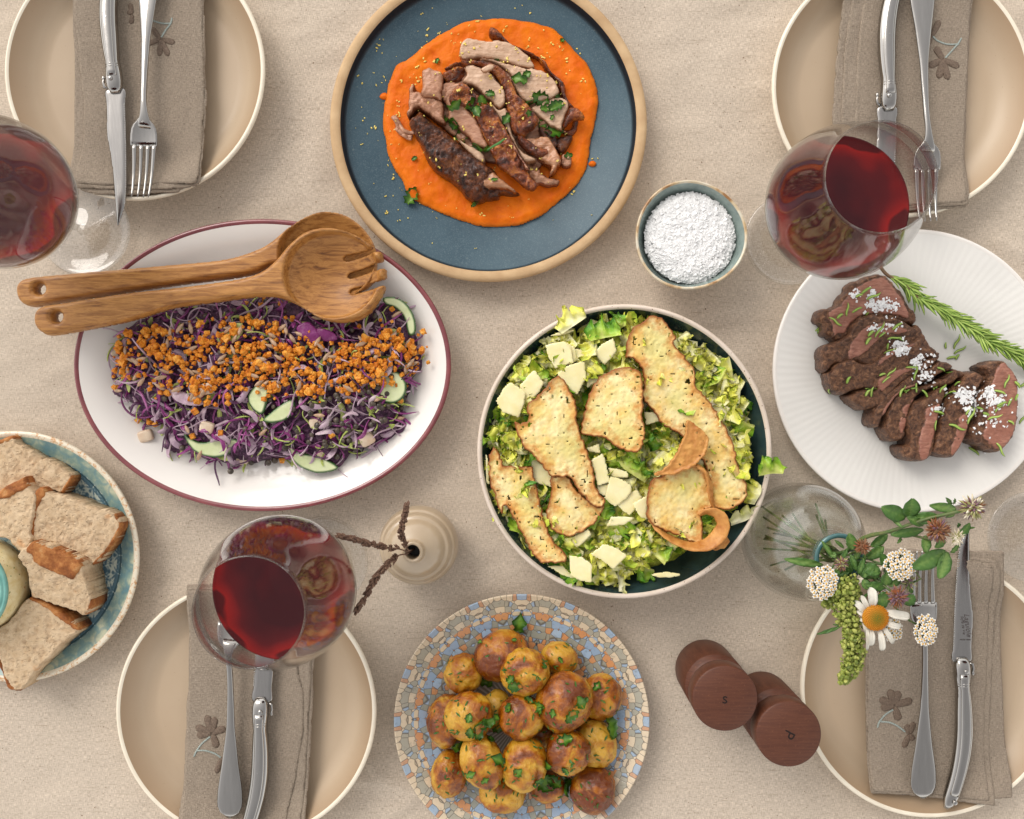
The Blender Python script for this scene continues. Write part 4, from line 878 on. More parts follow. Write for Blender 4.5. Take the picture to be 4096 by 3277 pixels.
# ------------------------------------------------------------------ chopped parsley, zest
def leaf_mesh(name, mat, L=.009, wd=.006, seed=0, cup=.25, jag=.25, lobes=3):
    rs_ = np.random.RandomState(seed); nu, nv = 9, 7; Vs = []; v_ = []
    for i in range(nu):
        u = i/(nu-1); hw = wd/2*math.sin(math.pi*min(1, u*.92+.06))**.7*(1+jag*math.sin(u*lobes*6.28+seed)+jag*.6*rs_.uniform(-1,1))
        for j in range(nv):
            s_ = -1+2*j/(nv-1); x = (u-.5)*L; y = s_*hw
            z = cup*wd*(s_*s_-.3)*.5+.12*L*math.sin(u*4+seed)+.06*wd*rs_.uniform(-1,1); Vs.append((x, y, z)); v_.append(abs(s_)*.9)
    Vs = np.array(Vs); N = len(Vs); i = np.arange(nu-1)[:,None]*nv; j = np.arange(nv-1)[None]
    Ft = np.stack([i+j, i+nv+j, i+nv+j+1, i+j+1], -1).reshape(-1,4)
    V = np.concatenate([Vs+np.array([0,0,.00012]), Vs-np.array([0,0,.00012])])
    b = np.concatenate([np.arange(nv), np.arange(1, nu)*nv+nv-1, (nu-1)*nv+np.arange(nv-2, -1, -1), np.arange(nu-2, 0, -1)*nv]); b2 = np.roll(b, -1)
    F = [np.concatenate([Ft[:, ::-1], Ft+N, np.stack([b, b2, b2+N, b+N], -1)])]
    return mesh(name, V, F, M(mat), attrs={'v': np.array(v_*2)})
PAR = [leaf_mesh('parsley_leaf', 'parsley', .011, .0075, s_, .5, .28, 2+s_ % 3) for s_ in range(6)]
HERB = [leaf_mesh('herb_bit', 'parsley', .005, .0016, 20+s_, .3, .1, 2) for s_ in range(4)]
def orient(n, rz):
    q = Vector((0,0,1)).rotation_difference(n); return (q @ Euler((0,0,rz)).to_quaternion()).to_euler()
def put_on(g, nm, me, x, y, lift, rz, sc, **k):
    l, n = g.hit(x, y); l = l+n*lift; return inst(nm, me, tuple(l), orient(n, rz), sc, **k)
gp = 'chopped parsley leaves on the roast meat'
PLS = [(1380,650,1.3,'green parsley leaf pair on the swirled meat slice'),(1450,605,.8,None),(1590,820,1.5,'largest green parsley leaf on the right side of the meat pile'),(1490,860,1.1,None),(1640,930,.9,None),(1740,905,1.3,None),(1700,1010,.5,None),(1710,1150,1.6,'dark curled parsley leaf at the right edge of the meat pile'),(1600,1070,1,None),(1470,960,.6,None),(925,880,1.4,'parsley leaf on the top end of the middle skin strip'),(1035,845,1,None),(760,870,1.2,'narrow parsley leaf beside the upright pink chunk'),(985,955,1,None),(760,1060,1.2,None),(840,1180,1.4,'dark parsley leaf in the gap above the charred piece'),(990,1280,1.2,None),(1105,785,.8,None),(1260,1030,1.0,None),(1175,452,.6,None),(1790,275,.5,'tiny parsley leaf on the upper right rim of the puree'),(1855,1370,.7,None),(1150,1610,.5,None),(380,1405,.5,None),(600,468,.5,None),(685,1030,.9,None),(1070,1300,.7,None),(1740,800,.6,None)]
for i, (x, y, sc, lb) in enumerate(PLS):
    put_on(gB, 'parsley_leaf', PAR[i % 6], *src('L', x, y), .0012, random.uniform(0,6.28), sc, label=lb or 'small piece of chopped parsley '+zone((x-1100)/800, (900-y)/750, 'the roast meat pile'), cat='parsley', group=gp)
for (x, y, sc, lb) in ((600,1172,1.5,'parsley leaf on the lower left edge of the puree'),(972,1215,.8,'parsley leaf on the bottom of the puree below the meat')):
    put_on(gB, 'parsley_leaf', PAR[2], *src('B', x, y), .0012, 1.0, sc, label=lb, cat='parsley', group=gp)
V = smoothline([T3('L', x, y, .043) for x, y in [(1072,1320),(1120,1290),(1190,1250),(1245,1208)]], 12); V2, F2 = loft(V, [.0006,.002,.0022,.0012], .0004, n=8); add('parsley_stalk', V2, F2, simple('herbgreen', (56,110,40)), label='long thin green herb blade lying across the middle skin strip', cat='parsley')
zm = simple('zest', (236, 206, 92), (246, 226, 130), 300, .5, .0004, 900)
gBp = Ground(); pv, pf = lathe([(.0001,.0095),(rb-.014,.0095)], (BLUE[1], BLUE[2], 0), 48); gB.put(pv, pf)
ps = []
for q in range(230):
    if q < 120: x, y = src('L', *(np.array([random.uniform(380,1880), random.uniform(260,1620)])))
    else:
        a = random.gauss(3.5, 1.3); r = random.uniform(330, 570); x, y = 1953+r*math.cos(a), 491+r*math.sin(a)
    l, n = gB.hit(x, y); s_ = random.choice((.0005,.0006,.0008,.0012)) if q > 120 else random.choice((.0006,.0009,.0013))
    for k in range(random.choice((1,2,3))):
        ps.append(ball((l.x+random.gauss(0,s_), l.y+random.gauss(0,s_), l.z+.0004), (s_*random.uniform(.6,1.3), s_*.6, s_*.5), 5, 4, .5, 2, q, rot=(0,0,random.uniform(0,3))))
V, F = join(ps); add('lemon_zest', V, F, zm, kind='stuff', label='tiny yellow lemon zest crumbs sprinkled over the blue plate and roast meat')
# ================================================================== steak on the white platter
gM = Ground(); pv, pf = lathe([(.0001,.0086),(rw*.6,.0088),(rw*.86,.0132),(rw,.017)], (WHITE[1], WHITE[2], 0), 64); gM.put(pv, pf)
gs = 'slices of rare steak fanned on the white platter'
def steak(c, ol, z, th, faces, lab, seed, rr=.0032, slope=None, nz=.0022):
    e = thing('steak_slice', 'M', c, z, lab, 'steak', gs)
    piece('crust', 'steakcrust', 'M', ol, z, th, rr, e, edge=.45, seed=seed, nz=nz*.62, nsc=290, rough=.0017, slope=slope, g=gM, rfreq=220)
    for f in faces: piece('cut_face', 'steakface', 'M', f, z+.004, th-.003, .003, e, seed=seed+40, nz=.0008, nsc=200, rough=.0008, slope=slope, g=gM)
steak((600,300), [(148,400),(188,335),(250,320),(330,300),(358,240),(410,180),(430,115),(480,88),(500,105),(560,62),(650,32),(740,35),(820,120),(905,200),(962,300),(1025,400),(992,472),(900,460),(650,440),(440,560),(380,625),(300,612),(250,572),(200,550),(200,480),(148,440)], .009, .019,
      [[(340,300),(400,220),(470,150),(560,95),(660,60),(735,58),(800,120),(880,220),(940,320),(960,420),(800,400),(650,385),(530,405),(440,480),(390,560),(340,560),(290,590),(270,500),(240,430),(250,350)]], 'topmost steak slice with pink face and a heap of flaky salt, under the wine glass', 1, slope=(-.03,.03))
steak((600,600), [(290,615),(400,560),(440,480),(530,398),(650,378),(800,398),(930,440),(1000,492),(1030,468),(1100,565),(1060,640),(900,680),(760,740),(640,830),(560,840),(480,800),(400,840),(300,820),(240,885),(200,850),(182,740),(210,660),(290,622)], .011, .022,
      [[(400,745),(420,650),(470,580),(530,500),(620,460),(740,440),(860,470),(980,520),(880,560),(740,570),(660,640),(600,700),(540,740),(480,770),(415,790)]], 'second steak slice from the top with a narrow pink face on its left', 2, slope=(-.05,.05))
steak((600,850), [(1085,568),(1140,640),(1208,712),(1110,780),(960,860),(820,920),(720,990),(650,1060),(560,1030),(440,1062),(380,1075),(290,1040),(248,950),(260,870),(330,790),(450,770),(560,800),(640,790),(760,690),(900,640)], .012, .023,
      [[(690,760),(780,690),(900,650),(1060,600),(1000,660),(860,720),(740,800),(660,850)]], 'third steak slice from the top with a bubbly fatty left end', 3, slope=(-.05,.06))
steak((850,950), [(1200,700),(1222,750),(1110,870),(960,930),(860,1010),(770,1100),(705,1210),(640,1200),(560,1212),(480,1160),(420,1090),(560,1012),(640,1040),(700,960),(800,880),(1000,822)], .010, .024,
      [[(660,950),(760,880),(900,830),(1080,790),(1180,740),(1190,760),(1060,840),(900,910),(780,1000),(700,1060)]], 'fourth steak slice from the top, mostly brown crust', 4, slope=(-.05,.05))
steak((900,1050), [(1222,768),(1345,830),(1260,890),(1060,990),(910,1040),(810,1140),(730,1270),(700,1362),(640,1352),(612,1330),(622,1260),(650,1180),(720,1080),(850,980),(950,900),(1100,850)], .009, .025,
      [[(690,1290),(720,1180),(800,1080),(900,1000),(1040,960),(1000,1010),(880,1060),(800,1150),(730,1260)]], 'fifth steak slice, thin, between the fatty slices and the thick ones', 5, slope=(-.04,.03))
steak((950,1200), [(1340,850),(1432,872),(1432,920),(1290,1005),(1160,1030),(1020,1100),(955,1240),(920,1400),(900,1472),(800,1482),(725,1400),(738,1260),(778,1150),(850,1060),(1000,1010),(1200,940)], .009, .024,
      [[(840,1400),(850,1280),(880,1180),(960,1110),(1010,1090),(960,1200),(930,1320),(900,1420)]], 'sixth steak slice with rosemary bits along its upper edge', 6, slope=(-.04,.0))
steak((1080,1350), [(1000,1130),(1060,1100),(1240,1000),(1300,1010),(1262,1100),(1225,1230),(1195,1400),(1155,1560),(1112,1642),(980,1657),(880,1592),(876,1520),(940,1490),(918,1300),(960,1190)], .009, .027,
      [[(1062,1240),(1085,1180),(1150,1160),(1225,1150),(1205,1290),(1180,1400),(1140,1560),(1105,1640),(1030,1645),(1010,1540),(1030,1400),(1065,1300)]], 'seventh steak slice, a thick wedge with pink right side', 7, slope=(-.03,-.02))
steak((1330,1300), [(1400,960),(1440,900),(1520,860),(1600,900),(1585,1000),(1535,1060),(1505,1190),(1482,1330),(1442,1450),(1352,1602),(1290,1628),(1170,1592),(1138,1540),(1190,1400),(1230,1240),(1280,1110),(1340,1020)], .009, .028,
      [[(1352,1290),(1410,1230),(1492,1180),(1475,1330),(1435,1450),(1345,1600),(1292,1610),(1290,1500),(1330,1400)]], 'eighth steak slice, thick wedge with brown top next to the last slice', 8, slope=(-.03,-.02))
steak((1700,1200), [(1590,830),(1680,780),(1760,763),(1832,830),(1892,920),(1908,1050),(1902,1280),(1852,1450),(1742,1572),(1640,1562),(1540,1502),(1470,1455),(1458,1370),(1520,1280),(1520,1150),(1540,1050),(1600,1000),(1612,900)], .009, .027,
      [[(1690,850),(1762,775),(1825,835),(1885,920),(1900,1050),(1892,1280),(1845,1440),(1740,1560),(1650,1530),(1560,1430),(1600,1290),(1610,1100),(1650,960)]], 'last and widest steak slice on the right with a broad pink face', 9, slope=(-.05,-.02))
for ol, lb in (([(1150,1600),(1230,1590),(1330,1640),(1390,1625),(1360,1660),(1250,1690),(1190,1660)], 'pale brown juice stain under the eighth steak slice'), ([(1480,1560),(1600,1590),(1740,1590),(1800,1560),(1770,1620),(1640,1650),(1540,1630),(1460,1590)], 'pale brown juice stain below the last steak slice'), ([(95,690),(150,640),(180,700),(170,820),(120,900),(100,800)], 'faint juice stain on the white platter left of the steak')):
    V, F, d = slab(T('M', ol, .0092), .0086, .0010, .002, .0014, rough=.002, edge=.2); add('meat_juice', V, F, M('juice'), label=lb, cat='juice')
# rosemary
def needle(name, L, wd, seed):
    P = smoothline([(0,0,0),(L*.3,.0006,.0004),(L*.7,.0010*math.sin(seed),.0006),(L,0,0)], 7)
    V, F = loft(P, np.array([.5,.9,1,1,.9,.7,.15])*wd, np.array([.5,.9,1,1,.9,.7,.2])*wd*.5, n=6)
    vv = (np.arange(len(V)) % 6 == 1) | (np.arange(len(V)) % 6 == 2)
    return mesh(name, V, F, M('rosemary'), attrs={'v': vv*.5})
NE = [needle('needle', .0165, .0022, 1), needle('needle', .0135, .0021, 2), needle('needle', .0190, .0023, 3)]
RL = [needle('rosemary_leaf', .0095, .0022, 1), needle('rosemary_leaf', .0062, .0024, 2), needle('rosemary_leaf', .0125, .0021, 4)]
SPZ = [(690,-30),(760,50),(900,120),(1000,230),(1180,320),(1250,370),(1500,530),(1620,620),(1780,690),(1932,790),(2060,880)]
m = 60; Q = smoothline([src('M', *p) for p in SPZ], m); A = np.array([W3(*Q[i], .018+.010*math.sin(math.pi*i/m)) for i in range(m)])
se = empty('rosemary_sprig', tuple(A[0]), 'long green rosemary sprig with brown stem curving along the steak', 'rosemary')
V, F = loft(A, np.linspace(.0032,.002,m), np.linspace(.0028,.0018,m), n=8); add('stem', V, F, simple('rosestem', (128,96,70), (98,76,52), 300, .6, .0004), se)
for q in range(290):
    t = .08+.92*q/290; i = min(int(t*(m-1)), m-2); a = A[i]; d = A[i+1]-A[i]; hd = math.atan2(d[1], d[0]); side = 1 if q % 2 else -1
    yaw = hd+side*random.uniform(.04, .62); pit = random.uniform(-.25, .5)
    inst('needle', NE[q % 3], tuple(a+np.array([0,0,.001*random.random()])), (random.uniform(-.6,.6), -pit*.6, yaw), random.uniform(.8,1.1), parent=se)
def randM(poly):
    P = np.array(poly, float)
    while True:
        x, y = random.uniform(P[:,0].min(), P[:,0].max()), random.uniform(P[:,1].min(), P[:,1].max())
        if inpoly(np.array([x]), np.array([y]), P)[0]: return x, y
RB = [(145,520,.5),(330,410,.6),(400,380,1.5),(465,360,.5),(565,360,1.6),(340,470,2.6),(540,200,.6),(500,230,.3),(590,250,.5),(810,505,.6),(600,560,.7),(650,560,1.1),(690,570,.5),(580,630,.9),(770,600,.2),(840,595,-.4),(750,670,1.3),(750,730,0),(930,835,0),(700,910,.2),(760,910,.8),(720,960,.7),(410,960,1.1),(580,1035,.1),(620,1070,1.4),(575,1070,1.0),(980,930,1.5),(1000,1040,1.5),(900,1020,1.3),(870,1080,1.2),(915,1050,1.6),(970,1015,0),(1060,1050,-.8),(1165,1020,1.5),(1190,1010,1.2),(1210,1050,.8),(1195,850,-.4),(1270,860,.8),(1240,1130,.5),(1170,1225,-.3),(1230,1260,-.5),(1160,1365,1.5),(1300,1085,-.5),(1360,1005,.1),(1300,1340,-.3),(1440,1240,.8),(1500,1270,1.0),(1450,1310,1.2),(1550,1185,.1),(1590,1240,-.6),(1690,1215,.9),(1710,1170,.4),(1805,1315,-.7),(1700,1510,-1.0),(1465,1545,-.7),(1860,980,-1.0),(1765,1000,1.2),(1690,1050,-.4),(1860,1110,1.1),(1640,1290,.3),(1800,1160,.9),(1255,660,1.5),(1340,715,.6),(1280,765,.1),(1350,760,.9),(1330,665,1.2),(270,1040,1.5),(160,535,.9),(1900,1310,1.0),(1915,1000,.5)]
for i, (x, y, a) in enumerate(RB):
    put_on(gM, 'rosemary_leaf', RL[i % 3], *src('M', x-20*math.cos(a), y+20*math.sin(a)), .0011, a, random.uniform(.9,1.2), label='chopped green rosemary leaf '+zone((x-1050)/900, (850-y)/800, 'the sliced steak'), cat='rosemary leaf', group='chopped rosemary on the steak')
sm_ = M('salt'); ps = []
BX = np.array([(-1,-1,-1),(1,-1,-1),(1,1,-1),(-1,1,-1),(-1,-1,1),(1,-1,1),(1,1,1),(-1,1,1)], float); BF = np.array([(0,3,2,1),(4,5,6,7),(0,1,5,4),(1,2,6,5),(2,3,7,6),(3,0,4,7)])
def flake(l, s_, seed):
    v = BX*(1+RN.uniform(-.35,.35,(8,3)))*np.array([s_*random.uniform(.7,1.3), s_*random.uniform(.5,1), s_*random.uniform(.12,.3)])
    return v @ np.array(Euler((random.uniform(-.45,.45), random.uniform(-.45,.45), random.uniform(0,3))).to_matrix()).T+np.array(l), [BF]
for (cx, cy, sx, sy, n_) in ((700,300,120,60,130),(630,210,30,40,30),(850,670,70,60,100),(1000,810,40,50,45),(1090,920,60,50,35),(650,500,50,30,16),(1430,1080,100,60,120),(1480,1200,50,70,50),(1620,1060,50,60,50),(1700,1130,70,60,70),(1200,1200,60,60,25),(1650,1300,150,150,40),(750,500,200,80,25),(480,200,60,40,18),(1080,780,60,60,25)):
    for q in range(n_):
        x, y = random.gauss(cx, sx*.6), random.gauss(cy, sy*.6); l, n = gM.hit(*src('M', x, y)); ps.append(flake((l.x, l.y, l.z+.0005), random.choice((.0006,.0009,.0013)), q))
V, F = join(ps); add('salt_flakes', V, F, sm_, smooth=False, kind='stuff', label='flaky salt sprinkled in white clusters over the steak')
# salt heap
sx_, sy_ = SALT[1], SALT[2]; R_ = rs-.0085
an = np.linspace(0, 2*np.pi, 40, endpoint=False); ol = np.stack([sx_+.001+R_*np.cos(an)*(1+.03*np.cos(3*an)), sy_+R_*np.sin(an)], -1)
V, F, d = slab(ol, .022, .013, .020, .0011, lambda x, y, d: .0008*fbm(x, y, 0, 220, 4, 5), rough=.002, edge=.45, rfreq=300)
g5 = Ground(); g5.put(V, F); ps = [(V, F)]
for q in range(5200):
    a, r = random.uniform(0, 6.283), R_*math.sqrt(random.random())*1.0; x, y = sx_+.001+r*math.cos(a), sy_+r*math.sin(a); b = g5
    z = .022+.013*(.45+.55*math.sqrt(max(0, 1-(1-min((R_-r)/.020, 1))**2)))+random.uniform(0,.0010)+.0008*float(vnoise(x*200, y*200, 0, 3))
    ps.append(flake((x, y, z), random.choice((.0006,.0009,.0013,.0017)), q % 50))
V, F = join(ps); add('flaky_salt', V, F, sm_, smooth=False, kind='stuff', label='heap of white flaky salt filling the small grey green bowl')
# ================================================================== bread chunks
def bread(c, crumb, crusts, z, th, lab, seed, slope=(0,0)):
    e = thing('bread_chunk', 'N', c, z, lab, 'bread', 'chunks of sourdough bread on the patterned plate')
    P = T('N', crumb, z+th); cx, cy = P.mean(0)
    def base(x, y): return np.full(np.shape(x), float(z))+0*x
    def pits(x, y):
        a = fbm(x, y, seed, 200, 2, seed+3); b = fbm(x, y, seed, 380, 2, seed+9); return sstep(.22, .45, a)+.6*sstep(.25, .5, b)
    def top(x, y, d): return slope[0]*(x-cx)+slope[1]*(y-cy)-.0008*pits(x, y)*sstep(.0005, .003, d)+.0006*fbm(x, y, 1, 400, 3, seed)
    V, F, d = slab(P, base, th, .0015, .0010, top, rough=.0014, seed=seed, edge=.82, rfreq=420)
    add('crumb', V, F, M('crumb'), e, attrs={'d': d, 'pit': pits(V[:,0], V[:,1])})
    for (ol, dz, t2) in crusts:
        P2 = T('N', ol, z+th); 
        V, F, d = slab(P2, z+.001, th+dz-.001, .002, .0010, lambda x, y, d: slope[0]*(x-cx)+slope[1]*(y-cy)+.0010*fbm(x, y, 2, 160, 3, seed+1), rough=.0009, seed=seed+5, edge=.85, rfreq=300)
        add('crust', V, F, M('crust'), e, attrs={'d': d})
bread((150,200), [(-150,130),(-60,60),(0,38),(60,15),(85,12),(118,50),(200,108),(250,140),(350,180),(420,225),(472,270),(448,330),(405,388),(330,372),(250,430),(190,480),(100,480),(-20,450),(-140,400)], [([(-150,125),(-60,52),(0,30),(60,8),(90,8),(104,30),(70,42),(0,72),(-80,110),(-150,160)], .0006, 0), ([(472,262),(478,290),(445,345),(405,392),(392,384),(430,330),(455,285)], .0006, 0)], .010, .018, 'bread chunk furthest up on the patterned plate', 1, (0,.03))
bread((60,500), [(-120,420),(0,380),(60,335),(160,290),(190,340),(240,400),(230,500),(205,640),(212,705),(150,772),(100,752),(50,700),(0,684),(-100,660),(-120,500)], [([(-60,412),(0,365),(60,325),(120,300),(165,280),(188,330),(182,360),(120,385),(60,420),(0,430),(-60,470)], .0012, 0)], .012, .028, 'bread chunk above the dip jar, its baked crust facing up', 2, (.05,.0))
bread((480,600), [(196,600),(203,500),(240,392),(275,345),(330,388),(400,395),(480,425),(560,455),(620,480),(740,522),(792,590),(762,672),(700,760),(615,862),(500,822),(400,745),(240,702),(208,716)], [([(190,590),(200,490),(238,385),(275,341),(318,375),(300,420),(262,480),(246,560),(236,650),(224,705),(208,718),(194,640)], .0010, 0), ([(742,520),(794,590),(764,678),(702,768),(612,866),(596,852),(660,790),(730,690),(770,600),(752,560)], .0003, 0)], .012, .024, 'largest bread chunk, in the middle of the patterned plate, curved crust on its left', 3, (-.05,.05))
bread((350,950), [(128,820),(142,765),(190,735),(240,700),(400,752),(552,830),(556,880),(570,960),(578,1020),(597,1100),(540,1206),(460,1180),(380,1150),(250,1105),(185,1062),(172,900)], [([(192,760),(240,698),(320,725),(400,750),(480,790),(556,832),(550,880),(520,925),(482,966),(430,945),(330,900),(235,845),(228,800)], .0016, 0), ([(597,1098),(590,1150),(542,1208),(520,1200),(560,1140),(578,1096)], .0003, 0)], .010, .034, 'upright bread chunk with a thick floury crust on top, right of the dip jar', 4, (.02,.22))
bread((230,1400), [(188,1085),(250,1098),(310,1120),(420,1198),(512,1290),(440,1365),(350,1455),(230,1575),(190,1640),(115,1700),(50,1662),(10,1560),(0,1500),(-80,1430),(-70,1310),(0,1272),(90,1200),(130,1132)], [([(188,1080),(255,1092),(320,1118),(425,1195),(518,1288),(490,1300),(400,1240),(310,1165),(240,1118),(190,1098)], .0006, 0), ([(-10,1440),(10,1500),(30,1560),(70,1640),(122,1705),(60,1690),(30,1640),(0,1560),(-30,1480)], .0004, 0)], .010, .026, 'bread chunk lowest on the patterned plate, torn at its left end', 5, (-.05,.02))
# dip jar
jx, jy = W(*src('G', -119, 920), .030); je = empty('dip_jar', (jx, jy, .008), 'glass jar of pale herb mayonnaise with a teal rim, cut off by the left edge', 'jar'); rj = .0415
mayo = simple('mayo', (226,206,150), (238,224,180), 160, .35, .0004, 400)
hm = NB('herbmayo', .35, .5, .2); c_ = hm.mix(hm.rng(hm.noise(160,3), .35,.65), col(222,200,142), col(238,224,182)); c_ = hm.mix(hm.rng(hm.noise(330,3,.6), .64,.70), c_, col(110,120,52)); c_ = hm.mix(hm.rng(hm.noise(410,2,.6, hm.map((1,1,1),(0,0,1))), .68,.72), c_, col(196,132,50)); hm.base(c_); MATS['herbmayo'] = hm.m
V, F = lathe([(.0001,.009),(rj-.008,.010),(rj-.0022,.020),(rj-.0012,.030),(rj-.003,.040),(rj-.0065,.048),(rj-.0075,.050),(.0001,.050)], (jx,jy,0), 80); add('filling', V, F, MATS['herbmayo'], je)
V, F = lathe(smoothline([(.0001,.0082),(rj-.007,.0088),(rj-.001,.019),(rj,.030),(rj-.002,.041),(rj-.0055,.050),(rj-.0050,.056),(rj-.0065,.056),(rj-.0065,.052)], 50), (jx,jy,0), 80); add('glass_body', V, F, M('jarglass'), je)
V, F = lathe(smoothline([(rj-.0060,.0545),(rj-.0025,.0552),(rj-.0014,.0575),(rj-.0026,.0596),(rj-.0044,.0590),(rj-.0060,.0600),(rj-.0080,.0590),(rj-.0098,.0580),(rj-.0098,.0556),(rj-.0060,.0545)], 40), (jx,jy,0), 80); add('rim', V, F, simple('tealglass', (92,150,140), (120,172,160), 80, .15, 0, 1, .6), je)
# ================================================================== cabbage salad
random.seed(21)
HP = [(570,600),(650,545),(830,490),(1050,445),(1300,440),(1500,520),(1680,540),(1790,462),(1880,470),(1930,540),(1935,640),(1975,760),(1900,900),(1870,1080),(1760,1160),(1620,1180),(1570,1260),(1400,1235),(1300,1210),(1060,1240),(900,1190),(760,1180),(740,1060),(650,1030),(565,930),(510,900),(540,800),(505,720)]
HPW = T('D', HP, .02)
def hz(x, y):
    d, _, _ = segdist(np.atleast_1d(x), np.atleast_1d(y), [HPW]); return .0095+.026*np.sqrt(np.clip(1-(1-np.clip(d/.045,0,1))**2, 0, 1))
heapmat = NB('heap', .5, .4); c_ = heapmat.ramp(heapmat.noise(240, 4, .7), [(.3, col(34,16,32)), (.5, col(70,30,62)), (.62, col(120,80,110)), (.75, col(150,150,84))]); heapmat.base(c_); heapmat.bump(heapmat.noise(300,4), .002, 1); MATS['heap'] = heapmat.m
V, F, d = slab(HPW, .0093, .020, .035, .0020, lambda x, y, d: .004*fbm(x, y, 0, 160, 3, 3)*sstep(.0, .01, d), rough=.004, edge=.05, rfreq=120)
add('shredded_cabbage_bed', V, F, MATS['heap'], kind='stuff', label='dense bed of shredded purple cabbage under the loose shreds'); gD = Ground(); gD.put(V, F)
pv, pf = lathe([(.0001,.0092),(ay-.03,.0092)], (OV[0], OV[1], 0), 48, (ax/ay*1.03, 1)); gD.put(pv, pf)
def shred(seed, mt, L, wd, th=.0007, curl=1.0):
    rs_ = np.random.RandomState(seed); n = 12; a = rs_.uniform(-1,1); P = [np.zeros(3)]; hd = 0; k = rs_.uniform(-1,1)*curl; k2 = rs_.uniform(-1,1)*curl
    for i in range(n): hd += (k+k2*math.cos(i*.7+seed))*.22; P.append(P[-1]+np.array([math.cos(hd), math.sin(hd), 0])*L/n)
    P = np.array(P); P -= P.mean(0); P[:,2] = .0028*np.sin(np.linspace(0, rs_.uniform(2,6), n+1)+seed)
    w_ = wd*np.interp(np.linspace(0,1,n+1), [0,.15,.5,.85,1], [.25,.9,1,.8,.2]); roll = np.linspace(0, rs_.uniform(-2.2,2.2), n+1)+rs_.uniform(-.5,.5)
    V, F = loft(P, w_, th, n=4, roll=roll); v = np.tile(rs_.uniform(.2,.9), len(V)); return mesh('cabbage_shred', V, F, M(mt), smooth=True, attrs={'v': v})
SH = [shred(i, mt, L, wd) for i, (mt, L, wd) in enumerate([(m_, L, w_) for m_ in ('cabpurple','cabdark','cabpale','cabpurple','cabpale','cabpale') for L, w_ in ((.030,.0019),(.022,.0030),(.040,.0014),(.018,.0042))])]
SHG = [shred(90+i, 'cabgreen', L, wd) for i, (L, wd) in enumerate([(.024,.0024),(.018,.0040),(.030,.0014)])]
GC = 'shreds of cabbage in the purple salad'
def rin(poly):
    P = np.array(poly, float)
    while True:
        x, y = random.uniform(P[:,0].min(), P[:,0].max()), random.uniform(P[:,1].min(), P[:,1].max())
        if inpoly(np.array([x]), np.array([y]), P)[0]: return x, y
under = []
def DZ(x, y): return ('in the left' if x < 850 else 'in the left middle' if x < 1230 else 'in the right middle' if x < 1560 else 'in the right')+(' upper' if y < 700 else ' central' if y < 960 else ' lower')+' part of the purple salad'
def basis(rot, sc): return np.array(Euler(rot).to_matrix())*sc
for q in range(760):
    x, y = rin(HP); g_ = random.random() < .18; me = random.choice(SHG if g_ else SH); X, Y = W(*src('D', x, y), .03); z = float(hz(X, Y)[0])
    rot = (random.uniform(-.4,.4), random.uniform(-.4,.4), random.uniform(0,6.28)); sc = random.uniform(.7,1.25); loc = (X, Y, z+random.uniform(-.004,.0035))
    if q < 470:
        co = np.empty(len(me.vertices)*3); me.vertices.foreach_get('co', co); under.append((co.reshape(-1,3) @ basis(rot, sc).T+np.array(loc), me))
    else: inst('cabbage_shred', me, loc, rot, sc, label='thin shred of %s cabbage %s' % ('pale green' if g_ else ('purple' if 'pale' not in me.materials[0].name else 'lilac white'), DZ(x, y)), cat='cabbage shred', group=GC)
# loose ends round the heap
for (x, y, a) in ((520,900,.5),(500,925,.3),(560,905,-.3),(600,640,1.2),(650,600,.8),(830,1215,1.0),(880,1225,-.6),(960,1210,.1),(1420,1290,1.4),(1550,1270,1.1),(1800,1130,.9),(1850,1070,.2),(1780,1170,1.3),(1000,1225,.5),(1340,1230,1.5),(1750,1165,.4),(680,1000,1.3),(700,1040,1.5)):
    X, Y = W(*src('D', x, y), .012); inst('cabbage_shred', random.choice(SH if random.random() < .7 else SHG), (X, Y, .0125), (0, 0, a), .9, label='loose cabbage shred lying at the edge of the purple salad heap', cat='cabbage shred', group=GC)
bym = {}
for V, me in under: bym.setdefault(me.materials[0].name, []).append((V, me))
Vs, Fs, mi, att, off = [], [], [], [], 0; mats_ = [MATS[k] for k in bym]
for k_i, (k, L) in enumerate(bym.items()):
    for V, me in L:
        f = [list(p.vertices) for p in me.polygons]; Vs.append(V); att += [.5]*len(V)
        Fs += [[v+off for v in p] for p in f]; mi += [k_i]*len(f); off += len(V)
me = bpy.data.meshes.new('shreds'); me.from_pydata(np.concatenate(Vs).tolist(), [], Fs); [me.materials.append(m_) for m_ in mats_]; me.polygons.foreach_set('material_index', mi)
at = me.attributes.new('v', 'FLOAT', 'POINT'); at.data.foreach_set('value', np.array(att, np.float32)); o = bpy.data.objects.new('tangled_cabbage_shreds', me); COL.objects.link(o); tag(o, 'tangle of purple and white cabbage shreds filling the oval platter', None, None, 'stuff')
